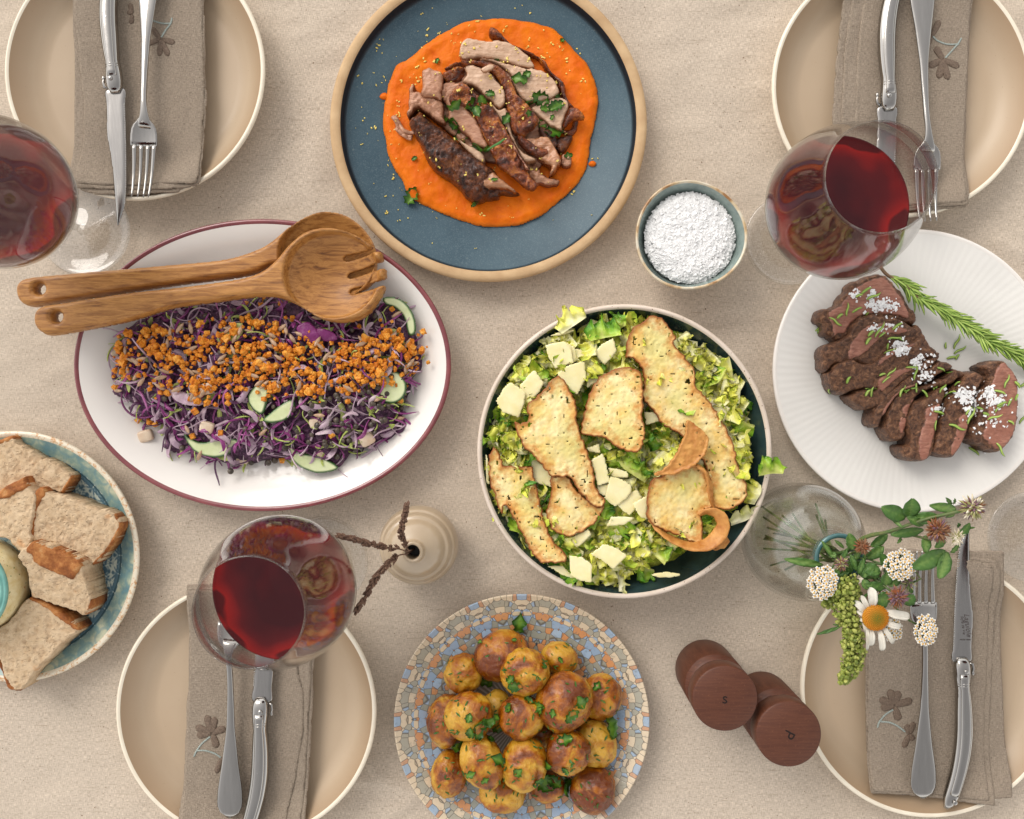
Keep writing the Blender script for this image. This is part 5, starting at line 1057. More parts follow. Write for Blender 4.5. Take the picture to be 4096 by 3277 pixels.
# cucumber slices
ck = NB('cuc', .3, .5, .2); e_ = ck.attr('d'); c_ = ck.mix(ck.rng(ck.noise(120,3), .3,.7), col(196,206,150), col(214,220,176)); c_ = ck.mix(ck.rng(e_, .0022,.0008), c_, col(52,92,38)); ck.base(c_); ck.bump(ck.noise(250,3), .0004,.6); MATS['cuc'] = ck.m
for ol, z, sl, lb in (([(1790,460),(1850,458),(1900,490),(1935,550),(1940,620),(1910,632),(1890,560),(1850,510),(1800,490)], .024, (0,0), 'green edged cucumber slice at the top right tip of the purple salad'),
                  ([(1170,900),(1220,855),(1260,880),(1250,960),(1230,1000),(1190,980),(1165,940)], .034, (.1,0), 'left cucumber slice in the middle of the purple salad'),
                  ([(1250,1010),(1310,960),(1370,930),(1378,980),(1340,1025),(1280,1040),(1235,1030)], .034, (-.1,.05), 'right cucumber slice in the middle of the purple salad'),
                  ([(870,1090),(900,1110),(960,1130),(1040,1110),(1120,1120),(1110,1160),(1060,1190),(1000,1200),(930,1180),(890,1140)], .024, (0,.1), 'cucumber slice at the lower left edge of the purple salad'),
                  ([(1340,1120),(1370,1150),(1420,1180),(1490,1190),(1580,1240),(1560,1262),(1480,1272),(1400,1240),(1360,1190)], .020, (0,.1), 'cucumber slice hanging out at the bottom of the purple salad'),
                  ([(1790,820),(1850,800),(1895,850),(1890,910),(1850,945),(1790,940),(1770,890)], .026, (-.1,0), 'cucumber slice at the right edge of the purple salad')):
    P = T('D', ol, z); c0 = P.mean(0)
    V, F, d = slab(P, lambda x, y: z+.0035+sl[0]*(x-c0[0])+sl[1]*(y-c0[1]), .0028, .0006, .0012, rough=.0003, edge=.6); add('cucumber_slice', V, F, MATS['cuc'], attrs={'d': d}, label=lb, cat='cucumber', group='cucumber slices in the purple salad'); gD.put(V, F)
# pear and leaf cubes
cub = NB('cub', .4, .45, .1); cub.ofs(); cub.base(cub.mix(cub.rng(cub.noise(120,3), .35,.65), col(208,180,152), col(222,202,176))); cub.bump(cub.noise(300,3), .0005,.6); MATS['cub'] = cub.m
for i, (x, y, s_, a, z, lb) in enumerate(((680,1100,.0062,.3,.016,'pinkish diced cube lying apart at the lower left of the salad'),(965,1060,.0058,-.3,.035,'pinkish diced cube above the lower left cucumber slice'),(965,880,.0060,.2,.038,'pale diced cube under the crumbs, left of centre'),(1710,1115,.0066,.5,.026,'pale diced cube at the lower right of the salad'),(1130,1210,.0052,.1,.016,'pinkish diced cube at the bottom edge of the salad'),(1510,1185,.0060,.7,.022,'pale diced cube beside the lowest cucumber slice'),(545,710,.0050,.6,.018,'pale diced cube at the far left tip of the salad'),(1470,1040,.0050,.2,.033,'pale diced cube among the lentils'))):
    p = W(*src('D', x, y), z); V, F = ball((0,0,0), (s_, s_*.85, s_*.6), 16, 10); s2 = np.sign(V)*np.abs(V/np.array([s_, s_*.85, s_*.6]))**.45*np.array([s_, s_*.85, s_*.6]); V = s2 @ np.array(Euler((.15,.1,a)).to_matrix()).T+np.array([*p, z]); add('diced_cube', V, F, MATS['cub'], label=lb, cat='vegetable cube', group='diced cubes in the purple salad')
for ol, mt, lb in (([(1000,650),(1050,600),(1120,570),(1125,620),(1090,660),(1030,665)], 'cabgreen', 'large pale yellow cabbage core piece above the crumbs'), ([(910,820),(950,750),(1020,700),(1060,680),(1010,760),(940,850),(900,880)], 'cabdark', 'dark purple cabbage leaf slanting over the crumbs'), ([(1380,590),(1440,570),(1490,640),(1460,670),(1400,640)], 'cabpurple', 'bright purple cabbage leaf right of centre'), ([(1470,600),(1540,610),(1570,650),(1500,655)], 'cabpurple', 'second bright purple cabbage leaf right of centre'), ([(780,870),(860,900),(940,940),(920,960),(840,950),(790,910)], 'cabpale', 'pale cabbage rib left of centre below the crumbs'), ([(1470,870),(1560,830),(1630,805),(1620,825),(1540,860),(1480,885)], 'cabpale', 'thin pale cabbage stick on the crumbs, right of centre')):
    P = T('D', ol, .042); V, F, d = slab(P, .0385, .0012, .001, .0012, lambda x, y, d: .002*fbm(x, y, 0, 120, 2, 4), edge=.5); add('cabbage_piece', V, F, M(mt), attrs={'v': .25+25*d}, label=lb, cat='cabbage piece')
# lentils, seeds, crumbs
lm = simple('lentil', (52,44,36), (88,74,60), 250, .4, .0003, 800, .1, rand=True); V, F = ball((0,0,0), (.0026,.0026,.0016), 10, 7); LE = mesh('lentil', V, F, lm)
BRs = [rin([(1380,880),(1900,860),(1870,1080),(1700,1180),(1500,1180),(1350,1080)]) for _ in range(62)]+[rin(HP) for _ in range(42)]+[(1087,250),(605,975),(638,1148),(1075,1265),(1280,1215),(1250,1225),(1170,1225),(535,795),(1870,970),(1880,775),(1863,520),(1845,545),(1092,515)]
for (x, y) in BRs:
    l, n = gD.hit(*src('D', x, y)); out = (x, y) in ((1087,250),(605,975),(638,1148)); X, Y = W(*src('D', x, y), .03)
    z = .0112 if out else float(hz(X, Y)[0])+.003; X, Y = W(*src('D', x, y), z)
    inst('lentil', LE, (X, Y, z), (random.uniform(-.5,.5), random.uniform(-.5,.5), 0), random.uniform(.85,1.15), label='dark brown lentil lying alone on the white platter rim' if out else 'round dark brown lentil '+DZ(x, y), cat='lentil', group='lentils in the purple salad')
CP = [(530,680),(620,640),(750,600),(900,590),(1000,575),(1150,555),(1350,600),(1500,655),(1700,650),(1840,585),(1950,620),(1975,760),(1900,850),(1760,860),(1480,930),(1350,890),(1100,880),(1000,950),(800,890),(700,920),(620,840),(520,810)]
sdm = simple('seed', (186,150,118), (150,122,96), 300, .4, 0, 1, .1, rand=True); P = smoothline([(-.0052,0,0),(-.002,0,.0002),(.002,0,.0002),(.0052,0,0)], 9); V, F = loft(P, np.array([.1,.6,.9,1,1,.9,.75,.5,.1])*.0036, np.array([.1,.6,.9,1,1,.9,.75,.5,.1])*.0022, n=8); SE = mesh('sunflower_seed', V, F, sdm)
for q in range(80):
    x, y = rin(CP) if q < 64 else rin(HP); X, Y = W(*src('D', x, y), .04); z = float(hz(X, Y)[0])+random.uniform(.005,.0085); X, Y = W(*src('D', x, y), z)
    inst('sunflower_seed', SE, (X, Y, z), (random.uniform(-.3,.3), random.uniform(-.4,.4), random.uniform(0,3.1)), random.uniform(.8,1.1), label='pale brown sunflower seed '+DZ(x, y), cat='seed', group='sunflower seeds on the purple salad')
CR = []
for s_ in range(9):
    V, F = ball((0,0,0), (.0031,.0027,.0024), 9, 6, .45, 1.3, s_*3+1); V = np.sign(V)*np.abs(V/.003)**.5*.003*(.85+.3*vnoise(V[:,0]*900, V[:,1]*900, V[:,2]*900, s_))[:,None]; V = V @ np.array(Euler((s_, s_*2, 0)).to_matrix()).T; CR.append(mesh('crouton_crumb', V, F, M('crouton'), smooth=False))
small = []
for q in range(1250):
    x, y = rin(CP); x += random.gauss(0,22); y += random.gauss(0,26)
    if fbm(np.array([x]), np.array([y]), 0, .011, 2, 4)[0] < -.18 and random.random() < .75: continue
    if 900 < x < 1130 and y < 650 and random.random() < .6: continue
    X, Y = W(*src('D', x, y), .04); z = float(hz(X, Y)[0])+random.uniform(.004,.0085); X, Y = W(*src('D', x, y), z); sc = random.choice((.5,.6,.75,.85,1.0,1.25))
    if q < 290: inst('crouton_crumb', CR[q % 9], (X, Y, z), (random.uniform(0,6),random.uniform(0,6),random.uniform(0,6)), sc*1.05, label='orange crouton crumb '+DZ(x, y), cat='crumb', group='orange crumbs on the purple salad')
    else:
        me = CR[q % 9]; co = np.empty(len(me.vertices)*3); me.vertices.foreach_get('co', co); small.append((co.reshape(-1,3) @ basis((q,q*.7,q*.3), sc*.7).T+np.array([X, Y, z]), [np.array([list(p.vertices) for p in me.polygons if len(p.vertices)==4]), np.array([list(p.vertices) for p in me.polygons if len(p.vertices)==3])]))
for (x, y) in ((550,875),(640,1025),(700,1035),(725,1045),(925,1100),(1060,1085),(1562,1095),(1310,1215),(1870,935),(1240,465),(1320,490),(1835,515),(1155,565),(1230,495)):
    X, Y = W(*src('D', x, y), .02); z = float(hz(X, Y)[0])+.004; inst('crouton_crumb', CR[1], (X, Y, z), (x,y,0), .9, label='orange crouton crumb strayed from the main band of the purple salad', cat='crumb', group='orange crumbs on the purple salad')
V, F = join(small); add('fine_crumbs', V, F, M('crouton'), smooth=False, kind='stuff', label='fine orange crumbs between the larger crumbs of the purple salad')
# ================================================================== wooden servers
zs0 = .036
sp = [(65,420),(75,385),(110,362),(200,350),(350,337),(500,325),(800,300),(1050,275),(1200,230),(1270,190),(1340,130),(1400,85),(1470,55),(1530,50),(1600,65),(1670,110),(1720,170),(1745,230),(1752,300),(1742,370),(1700,415),(1600,450),(1450,420),(1360,360),(1290,305),(1200,338),(1100,360),(800,397),(500,440),(200,487),(120,492),(80,468)]
fk = [(148,560),(155,520),(190,492),(300,475),(450,452),(600,430),(800,410),(1000,385),(1150,360),(1230,328),(1290,278),(1350,208),(1420,152),(1500,130),(1580,135),(1660,165),(1715,200),(1738,222),(1700,232),(1650,240),(1600,247),(1584,260),(1598,274),(1650,266),(1700,254),(1745,240),(1775,240),(1784,262),(1782,285),(1740,292),(1680,312),(1620,326),(1602,341),(1614,354),(1660,345),(1720,330),(1792,318),(1798,340),(1796,366),(1740,378),(1690,392),(1630,403),(1613,418),(1630,430),(1690,420),(1740,408),(1793,397),(1792,420),(1770,462),(1720,530),(1650,565),(1560,570),(1480,546),(1390,492),(1320,462),(1260,450),(1150,455),(1000,475),(800,502),(600,560),(400,600),(230,628),(185,618),(158,592)]
def server(nm, ol, hole, bowl, z, tilt, lab, hr, dep):
    P = T('D', ol, z+.012); bc = np.array(W(*src('D', *bowl[0]), z+.01)); br = np.array(bowl[1])*MM('D', z); hc = W(*src('D', *hole), z+.01); a0 = P[:,0].min()
    an_ = np.linspace(0, 2*np.pi, 12, endpoint=False); hl = np.stack([hc[0]+hr*np.cos(an_), hc[1]+hr*np.sin(an_)], -1)
    def rr(x, y): return np.hypot((x-bc[0])/br[0], (y-bc[1])/br[1])
    def base(x, y): q = np.clip(1-rr(x, y)**2, 0, 1); return z+tilt*(x-a0)+.0025*np.sin((x-a0)*9)-.0145*q
    def top(x, y, d):
        q = rr(x, y); cut = dep*np.clip(1-q**2.2, 0, 1)*sstep(1.02, .9, q)*2; return -cut
    V, F, d = slab(P, base, .0125, .0045, .0011, lambda x, y, d: 0*x, holes=[hl], edge=.3)
    # hollow out the bowl: keep ~4 mm of wall
    n = len(V)//2; q = rr(V[:n,0], V[:n,1]); k = sstep(1.0, .93, q); b_ = base(V[:n,0], V[:n,1]); V[:n,2] = V[:n,2]*(1-k)+(np.minimum(V[:n,2], b_+.0045))*k
    e = empty(nm, (P[0,0], P[0,1], z), lab, 'salad server')
    add('body', V, F, M('wood'), e); return e
server('wooden_spoon', sp, (187,415), ((1530,262),(225,215)), .0305, .010, 'wooden serving spoon lying behind the slotted wooden fork', .0042, .010)
server('wooden_fork', fk, (268,545), ((1552,352),(222,205)), .0405, .014, 'slotted wooden serving fork lying in front on the oval platter', .0040, .010)
# ================================================================== lettuce salad
random.seed(33); gE = Ground(); lx, ly = LET[1], LET[2]
def ruffle(seed, mt, L=.034, Wd=.024, amp=.004):
    rs_ = np.random.RandomState(seed); nu, nv = 20, 9; ph = rs_.uniform(0,6.28,4); f1, f2 = rs_.uniform(2.0,3.4), rs_.uniform(5,8); bend = rs_.uniform(-1.2,1.2); Vs = []; v_ = []
    for i in range(nu):
        u = i/(nu-1)
        for j in range(nv):
            v = j/(nv-1); e = 1+.22*math.sin(f2*u*3.1+ph[0])+.14*rs_.uniform(-1,1); y = v*Wd*e*(.45+.55*math.sin(math.pi*min(1,.1+u*.85))); x = (u-.5)*L*(1+.15*v)
            z = v**1.4*amp*(math.sin(f1*u*6.28+ph[1])+.6*math.sin(f2*u*6.28+ph[2]))+.0014*math.sin(v*9+u*7+ph[3])+.35*y*math.sin(ph[0]); z += .006*bend*(2*u-1)**2
            x += .0022*v*math.cos(f1*u*6.28+ph[1]); Vs.append((x, y-Wd*.4, z)); v_.append(v*(.55+.45*abs(math.sin(u*5+ph[0]))))
    Vs = np.array(Vs); N = len(Vs); i = np.arange(nu-1)[:,None]*nv; j = np.arange(nv-1)[None]; Ft = np.stack([i+j, i+nv+j, i+nv+j+1, i+j+1], -1).reshape(-1,4)
    nf = np.cross(Vs[Ft[:,1]]-Vs[Ft[:,0]], Vs[Ft[:,3]]-Vs[Ft[:,0]]); V = np.concatenate([Vs+np.array([0,0,.00018]), Vs-np.array([0,0,.00018])])
    b = np.concatenate([np.arange(nv), np.arange(1, nu)*nv+nv-1, (nu-1)*nv+np.arange(nv-2, -1, -1), np.arange(nu-2, 0, -1)*nv]); b2 = np.roll(b, -1)
    return mesh('lettuce_piece', V, [np.concatenate([Ft[:, ::-1], Ft+N, np.stack([b, b2, b2+N, b+N], -1)])], M(mt), attrs={'v': np.array(v_*2)})
LM = [ruffle(i, 'lettuce', L, w_, a) for i, (L, w_, a) in enumerate(((.032,.020,.005),(.026,.016,.005),(.036,.018,.006),(.022,.018,.004),(.030,.014,.006),(.024,.022,.005)))]
LG = [ruffle(30+i, 'lettucegreen', L, w_, a) for i, (L, w_, a) in enumerate(((.034,.022,.005),(.026,.018,.005),(.038,.020,.004)))]
LP = [ruffle(60+i, 'lettucepale', L, w_, a) for i, (L, w_, a) in enumerate(((.030,.014,.003),(.024,.016,.003)))]
Rl = rl-.0095
loose = {}; sc_ok = True
for q in range(1250):
    a = random.uniform(0, 6.283); lay = 0 if q < 965 else 1
    lim = Rl*.98; r = lim*random.random()**.44
    if -.45 < a-5.35 < .45 and r > lim*.80: r *= .8
    if -.5 < (a+.3+3.14) % 6.283-3.14 < .5 and r > lim*.90 and random.random() < .7: r *= .88
    r = min(r, Rl*.97 if sc_ok else Rl); rx = lx+r*math.cos(a)-.002; ry = ly+r*math.sin(a)-.001
    h = .022+.030*math.sqrt(max(0, 1-(r/(Rl*1.2))**2))+(.007 if r > Rl*.6 else 0)
    z = (h*.8+.003+random.uniform(-.006,.004) if not lay else h+random.uniform(-.003,.0035))
    k = random.random(); green = .13+.16*(math.cos(a-3.3) > .4); me = random.choice(LG) if k < green else (random.choice(LP) if k > .86 else random.choice(LM))
    kind_ = {'lettucegreen':'deep green','lettucepale':'pale whitish','lettuce':'yellow green'}[me.materials[0].name]
    rot = (random.uniform(-.9,.9), random.uniform(-.9,.9), random.uniform(0,6.28)); sc = random.uniform(.48,.88)
    if r > Rl*.86: sc *= .85
    if lay: inst('lettuce_piece', me, (rx, ry, z), rot, sc, label='%s frilly lettuce piece %s' % (kind_, zone(r*math.cos(a)/Rl, r*math.sin(a)/Rl, 'the dark bowl')), cat='lettuce', group='pieces of chopped lettuce in the salad bowl')
    else:
        co = np.empty(len(me.vertices)*3); me.vertices.foreach_get('co', co); av = np.empty(len(me.vertices), np.float32); me.attributes['v'].data.foreach_get('value', av)
        if not hasattr(me, 'x') : qd = np.empty(len(me.loops), np.int32); me.loops.foreach_get('vertex_index', qd)
        loose.setdefault(me.materials[0].name, []).append((co.reshape(-1,3) @ basis(rot, sc).T+np.array([rx, ry, z]), [qd.reshape(-1,4)], av+random.uniform(-.15,.15)))
for k_, L in loose.items():
    V, F = join([(v, f) for v, f, _ in L]); add('lettuce_mass', V, F, M(k_), attrs={'v': np.concatenate([w_ for *_, w_ in L])}, kind='stuff', label='chopped %s lettuce packed in the bowl under the loose pieces' % {'lettucegreen':'deep green','lettucepale':'pale whitish','lettuce':'yellow green'}[k_])
for (x, y, rz, me, lb, z) in ((600,135,.6,LM[0],'frilly lettuce tip poking over the upper left rim of the bowl',.058),(1700,960,.1,LG[1],'green lettuce strip sticking out over the right rim of the bowl',.058),(1620,1100,1.2,LM[3],'bright yellow frilly lettuce piece at the right rim of the bowl',.055),(780,195,.2,LG[0],'broad green lettuce leaf near the top of the bowl',.056),(960,960,-.6,LG[2],'deep green lettuce leaf in the middle between the toasts',.058),(1080,1400,-.7,LG[0],'deep green crinkled lettuce leaf at the bottom of the bowl',.056),(1560,1230,.4,LP[0],'pale frilly lettuce piece under the right hand toast',.052)):
    X, Y = W(*src('E', x, y), z); inst('lettuce_piece', me, (X, Y, z), (.1,.1,rz), .78, label=lb, cat='lettuce', group='pieces of chopped lettuce in the salad bowl')
bedm = NB('bed', .5, .3); bedm.base(bedm.ramp(bedm.noise(120,4,.65), [(.3,col(120,140,40)),(.5,col(180,190,60)),(.7,col(220,216,110))])); bedm.bump(bedm.noise(160,4), .003,1); MATS['bed'] = bedm.m
an = np.linspace(0, 2*np.pi, 40, endpoint=False); ol = np.stack([lx-.002+Rl*.93*np.cos(an)*(1+.04*np.cos(5*an)), ly-.002+Rl*.93*np.sin(an)], -1)
V, F, d = slab(ol, .012, .028, .03, .0022, lambda x, y, d: .005*fbm(x, y, 0, 90, 3, 5)*sstep(0,.01,d), rough=.004, edge=.1, rfreq=60)
add('chopped_lettuce_bed', V, F, MATS['bed'], kind='stuff', label='packed chopped lettuce filling the bottom of the salad bowl')
PM = [([(460,280),(570,255),(605,300),(620,380),(515,410),(480,350)],0,'squarish parmesan shaving, topmost of the upper left cluster'),([(570,258),(625,290),(640,370),(600,385),(590,300)],-1,'narrow parmesan shaving tucked behind the topmost squarish one'),([(620,300),(665,300),(685,345),(650,375),(625,370)],-2,'small pale parmesan shaving at the right of the upper left cluster'),
 ([(530,430),(590,390),(680,365),(690,460),(640,555),(560,510),(535,470)],1,'large parmesan shaving above the pointed toast'),([(733,310),(780,270),(835,240),(858,310),(830,350),(790,395),(745,345)],0,'parmesan shaving left of the longest toast near the top'),([(320,500),(400,415),(455,490),(430,540),(370,600),(333,572)],0,'darker parmesan shaving under the one at the left rim'),
 ([(185,590),(240,500),(265,485),(350,540),(345,600),(315,685),(220,650)],1,'broad parmesan shaving nearest the left rim'),([(690,400),(740,390),(745,440),(812,435),(760,480),(718,505),(690,520)],-1,'parmesan shaving touching the top of the rounded toast'),([(1355,570),(1420,595),(1487,625),(1445,730),(1400,690)],-2,'parmesan shaving behind the longest toast on the right'),
 ([(715,920),(780,880),(805,960),(822,1040),(750,1065),(735,990)],1,'long parmesan shaving right of the pointed toast'),([(750,1065),(835,1045),(795,1120),(760,1110)],0,'little triangular parmesan shaving in the centre'),([(820,1010),(880,1020),(942,1060),(935,1110),(850,1182),(788,1130)],1,'parmesan shaving in the centre overlapping two others'),
 ([(855,1160),(900,1120),(970,1080),(1002,1130),(930,1232),(890,1200)],0,'parmesan shaving below centre beside the curled toast'),([(945,1160),(1030,1110),(1030,1180),(1025,1248),(985,1235)],1,'upright parmesan shaving against the curled toast'),([(830,1230),(900,1232),(957,1240),(900,1280),(798,1287)],0,'thin slanting parmesan shaving below the centre'),
 ([(710,1440),(790,1380),(860,1410),(917,1450),(840,1527),(780,1480)],1,'parmesan shaving near the bottom, lying flat on the lettuce'),([(595,1450),(665,1455),(720,1500),(722,1600),(650,1590),(600,1562)],1,'pale square parmesan shaving near the bottom rim'),([(385,900),(450,950),(510,1000),(510,1072),(450,1060),(388,1035)],-1,'parmesan shaving under the pointed toast on the left'),
 ([(605,1350),(700,1300),(718,1330),(680,1370),(640,1405),(610,1390)],-1,'parmesan shaving under the lower toast, half hidden'),([(1045,1555),(1130,1540),(1222,1555),(1180,1568),(1100,1572)],-2,'thin parmesan sliver at the bottom rim'),([(475,1510),(560,1505),(590,1540),(628,1580),(560,1560)],-2,'parmesan sliver at the lower left rim'),([(690,850),(760,828),(768,880),(700,872)],0,'small parmesan piece between the two middle toasts'),
 ([(808,960),(870,968),(922,985),(920,1020),(830,1012)],0,'parmesan piece under the central cluster'),([(1010,650),(1080,655),(1110,700),(1020,725)],-1,'parmesan shaving in the gap under the longest toast'),([(128,880),(142,900),(150,1060),(132,1040)],-4,'parmesan sliver standing at the left rim'),([(480,230),(560,200),(650,190),(560,225)],-2,'long pale parmesan sliver at the upper left rim')]
for i, (ol, lv, lb) in enumerate(PM):
    z = .0590+lv*.0026; P = T('E', ol, z); c0 = P.mean(0); s1, s2 = (random.uniform(-.08,.08), random.uniform(-.08,.08))
    V, F, d = slab(P, lambda x, y: z+s1*(x-c0[0])+s2*(y-c0[1])+9*s1*(x-c0[0])**2, .0010, .0005, .0013, lambda x, y, d: .0002*fbm(x, y, i, 200, 3, 3), rough=.0006, edge=.75, rfreq=300, smoothn=False, seed=i)
    add('parmesan_shaving', V, F, M('parmesan'), attrs={'d': d}, label=lb, cat='cheese shaving', group='parmesan shavings on the lettuce')
def toast(ol, z, sl, lab, seed, holes=.36, mt='toast', curv=(0,0,0), th=.0024, hs=230, parent=None):
    P = T('E', ol, z); c0 = P.mean(0)
    def base(x, y): u, v = x-c0[0], y-c0[1]; return z+sl[0]*u+sl[1]*v+curv[0]*u*u+curv[1]*v*v+curv[2]*u*v+.0012*fbm(x, y, seed, 45, 2, seed)
    def msk(x, y, d): return ~((fbm(x, y, seed, 420, 1, seed+4)+.12*sstep(.014,.004,d) > holes+.57) & (d > .0016))
    V, F, d = slab(P, base, th, .0012, .0008, lambda x, y, d: .0009*fbm(x, y, 3, 330, 3, seed)+.0010*sstep(.003,.0008,d), mask=msk, rough=.0018, edge=.5, rfreq=420, seed=seed)
    return add('toast_slice' if parent is None else 'rolled_end', V, F, M(mt), parent, attrs={'d': d}, label=lab, cat='toast' if parent is None else None, group='thin crisp toast slices on the lettuce' if parent is None else None)
toast([(905,350),(915,270),(945,190),(1000,150),(1060,120),(1132,155),(1182,235),(1172,280),(1240,350),(1290,430),(1292,500),(1370,590),(1432,690),(1500,820),(1532,960),(1577,1050),(1572,1140),(1480,1190),(1382,1170),(1372,1050),(1350,950),(1290,870),(1210,780),(1110,720),(1060,640),(1010,600),(1000,560),(1005,460),(985,390),(940,350)], .060, (.02,.02), 'longest crisp toast slice, from the top of the bowl down its right side', 1, .27)
toast([(665,770),(680,640),(710,540),(760,460),(840,415),(925,403),(990,450),(1005,560),(1000,660),(1010,780),(970,875),(850,845),(780,790)], .066, (.06,0), 'rounded toast slice with a brown crust, in the middle of the bowl', 2, .28, curv=(-1.5,0,0))
toast([(530,450),(600,540),(635,620),(640,720),(690,860),(730,980),(752,1090),(797,1155),(740,1180),(640,1080),(590,1015),(490,1005),(420,920),(330,830),(285,710),(330,715),(370,690),(355,615),(400,580),(450,530)], .066, (-.05,.02), 'pointed toast slice left of the middle, tip towards the top', 3, .30, curv=(-1.2,0,0))
toast([(495,1012),(590,1010),(622,1070),(740,1172),(795,1157),(752,1250),(660,1320),(580,1342),(500,1300),(465,1220),(488,1110)], .058, (0,.0), 'half round toast slice below the pointed one', 4, .33)
toast([(175,840),(215,910),(240,950),(380,955),(400,1010),(430,1150),(460,1280),(520,1380),(582,1460),(500,1490),(415,1470),(330,1330),(290,1250),(240,1170),(215,1222),(180,1120),(150,1020),(148,920)], .058, (.05,0), 'toast slice leaning on the left rim of the bowl', 5, .28, curv=(1,0,0))
te = toast([(1040,1030),(1100,1005),(1200,960),(1300,940),(1360,1000),(1385,1100),(1392,1180),(1332,1210),(1330,1300),(1340,1385),(1280,1375),(1180,1330),(1080,1290),(1022,1230),(1028,1100)], .062, (-.05,.05), 'curled golden toast slice at the lower right with a rolled brown edge', 6, .42, curv=(2.5,1.0,0))
# its rolled brown edge and upright flap: swept bands
def band(pts, zs, wd, nm, mt='toastdark', roll=0):
    P = smoothline([W3(*src('E', *p), z) for p, z in zip(pts, zs)], 46); n = len(P)
    w_ = np.interp(np.linspace(0,1,n), np.linspace(0,1,len(wd)), wd)*(1+.10*fbm(np.arange(n)*.5, 0*np.arange(n), 0, 1, 2, 3)); V, F = loft(P, w_, .0022, up=(0,0,1), n=10, power=.6, roll=np.full(n, roll)+.3*np.sin(np.arange(n)*.15))
    V = V+.0008*fbm(V[:,0], V[:,1], V[:,2], 300, 3, 2)[:,None]; o = add(nm, V, F, M(mt), te, attrs={'d': np.full(len(V), .004)}); return o
band([(1045,1245),(1110,1320),(1200,1375),(1290,1400),(1370,1385),(1430,1330),(1450,1270),(1420,1220),(1360,1205),(1320,1225)], [.062,.064,.066,.068,.069,.070,.071,.071,.069,.066], [.006,.012,.014,.013,.012,.013,.013,.012,.010,.006], 'rolled_edge', roll=.9)
toast([(1245,697),(1320,742),(1367,790),(1352,880),(1292,940),(1200,992),(1110,1005),(1068,998),(1150,940),(1200,850),(1235,780)], .072, (.0,-.06), 'upright brown flap of the curled toast', 8, .40, 'toastdark', (-4,0,0))
band([(1300,945),(1350,985),(1375,1060),(1385,1130),(1395,1180)], [.070,.070,.068,.066,.064], [.004,.006,.006,.006,.004], 'folded_rib', roll=1.0)
toast([(1380,1380),(1450,1320),(1480,1370),(1430,1420),(1385,1415)], .054, (0,0), 'small dark toast fragment at the lower right edge of the lettuce', 9, .3, 'toastdark')
# ================================================================== potatoes
random.seed(8); gI = Ground(); pv, pf = lathe([(.0001,.008),(rm*.7,.009),(rm,.019)], (MOS[1], MOS[2], 0), 48); gI.put(pv, pf)
PT = [(930,540,208,178,-.25,0,'large golden potato at the top left of the pile'),(1340,555,135,118,.5,0,'pale potato at the top right of the pile'),(645,665,142,142,0,0,'dark roasted potato at the upper left, deepest orange'),
 (880,940,115,150,.1,0,'pale potato half hidden in the left middle of the pile'),(530,1010,145,192,.1,0,'tall pale yellow potato at the far left'),(1640,835,152,162,.2,0,'potato at the upper right edge of the pile'),
 (1605,1170,150,178,-.4,0,'potato at the right edge under two others, a parsley leaf on top'),(540,1395,132,165,.1,0,'potato at the lower left edge of the pile'),(930,1535,168,138,.1,0,'pale potato at the bottom of the pile, partly covered'),
 (1250,1490,130,112,0,0,'dark brown potato at the bottom between parsley'),(1590,1510,160,165,.3,0,'potato furthest down on the right'),(1205,1120,110,95,0,0,'tiny dark potato in the gap at the centre of the pile'),
 (1090,655,172,165,.2,1,'potato with two parsley scraps on the upper middle of the pile'),(685,975,175,170,0,1,'brown blistered potato on top at the left'),(1065,980,165,162,0,1,'round golden potato in the very middle of the pile'),
 (1375,875,192,212,.3,1,'largest golden potato on top with a shrivelled skin'),(1405,1240,160,157,0,1,'potato on top at the lower right of the middle'),(1085,1325,168,192,.1,1,'oval potato on top at the lower middle'),(780,1300,150,198,-.35,1,'smooth egg shaped potato on top at the lower left')]
for i, (x, y, rx, ry, a, ly_, lb) in enumerate(PT):
    k = S*FR['I'][2]; z = .0095+.6*(rx+ry)/2*k if not ly_ else .043; kk = k*(H-z)/H; X, Y = W(*src('I', x, y), z)
    r3 = (rx*kk*1.05, ry*kk*1.05, (rx+ry)/2*kk*.86); V, F = ball((0,0,0), r3, 64, 44, .10, 1.5, i+3); nr = V/np.linalg.norm(V, axis=1)[:,None]; cr = 1-np.abs(fbm(V[:,0], V[:,1], V[:,2]+i, 110, 3, i)*1.8)
    V = V+nr*(-.0011*np.clip(cr-.55, 0, 1)*2*sstep(-.2,.2,fbm(V[:,0], V[:,1], V[:,2], 40, 2, i+7))+.0003*fbm(V[:,0], V[:,1], V[:,2], 300, 2, i))[:,None]
    V = V @ np.array(Euler((0,0,-a)).to_matrix()).T+np.array([X, Y, z]); V[:,2] = np.maximum(V[:,2], .0085)
    add('roast_potato', V, F, M('potato'), loc=(X, Y, z), label=lb, cat='potato', group='roast new potatoes on the patterned plate'); gI.put(V, F)
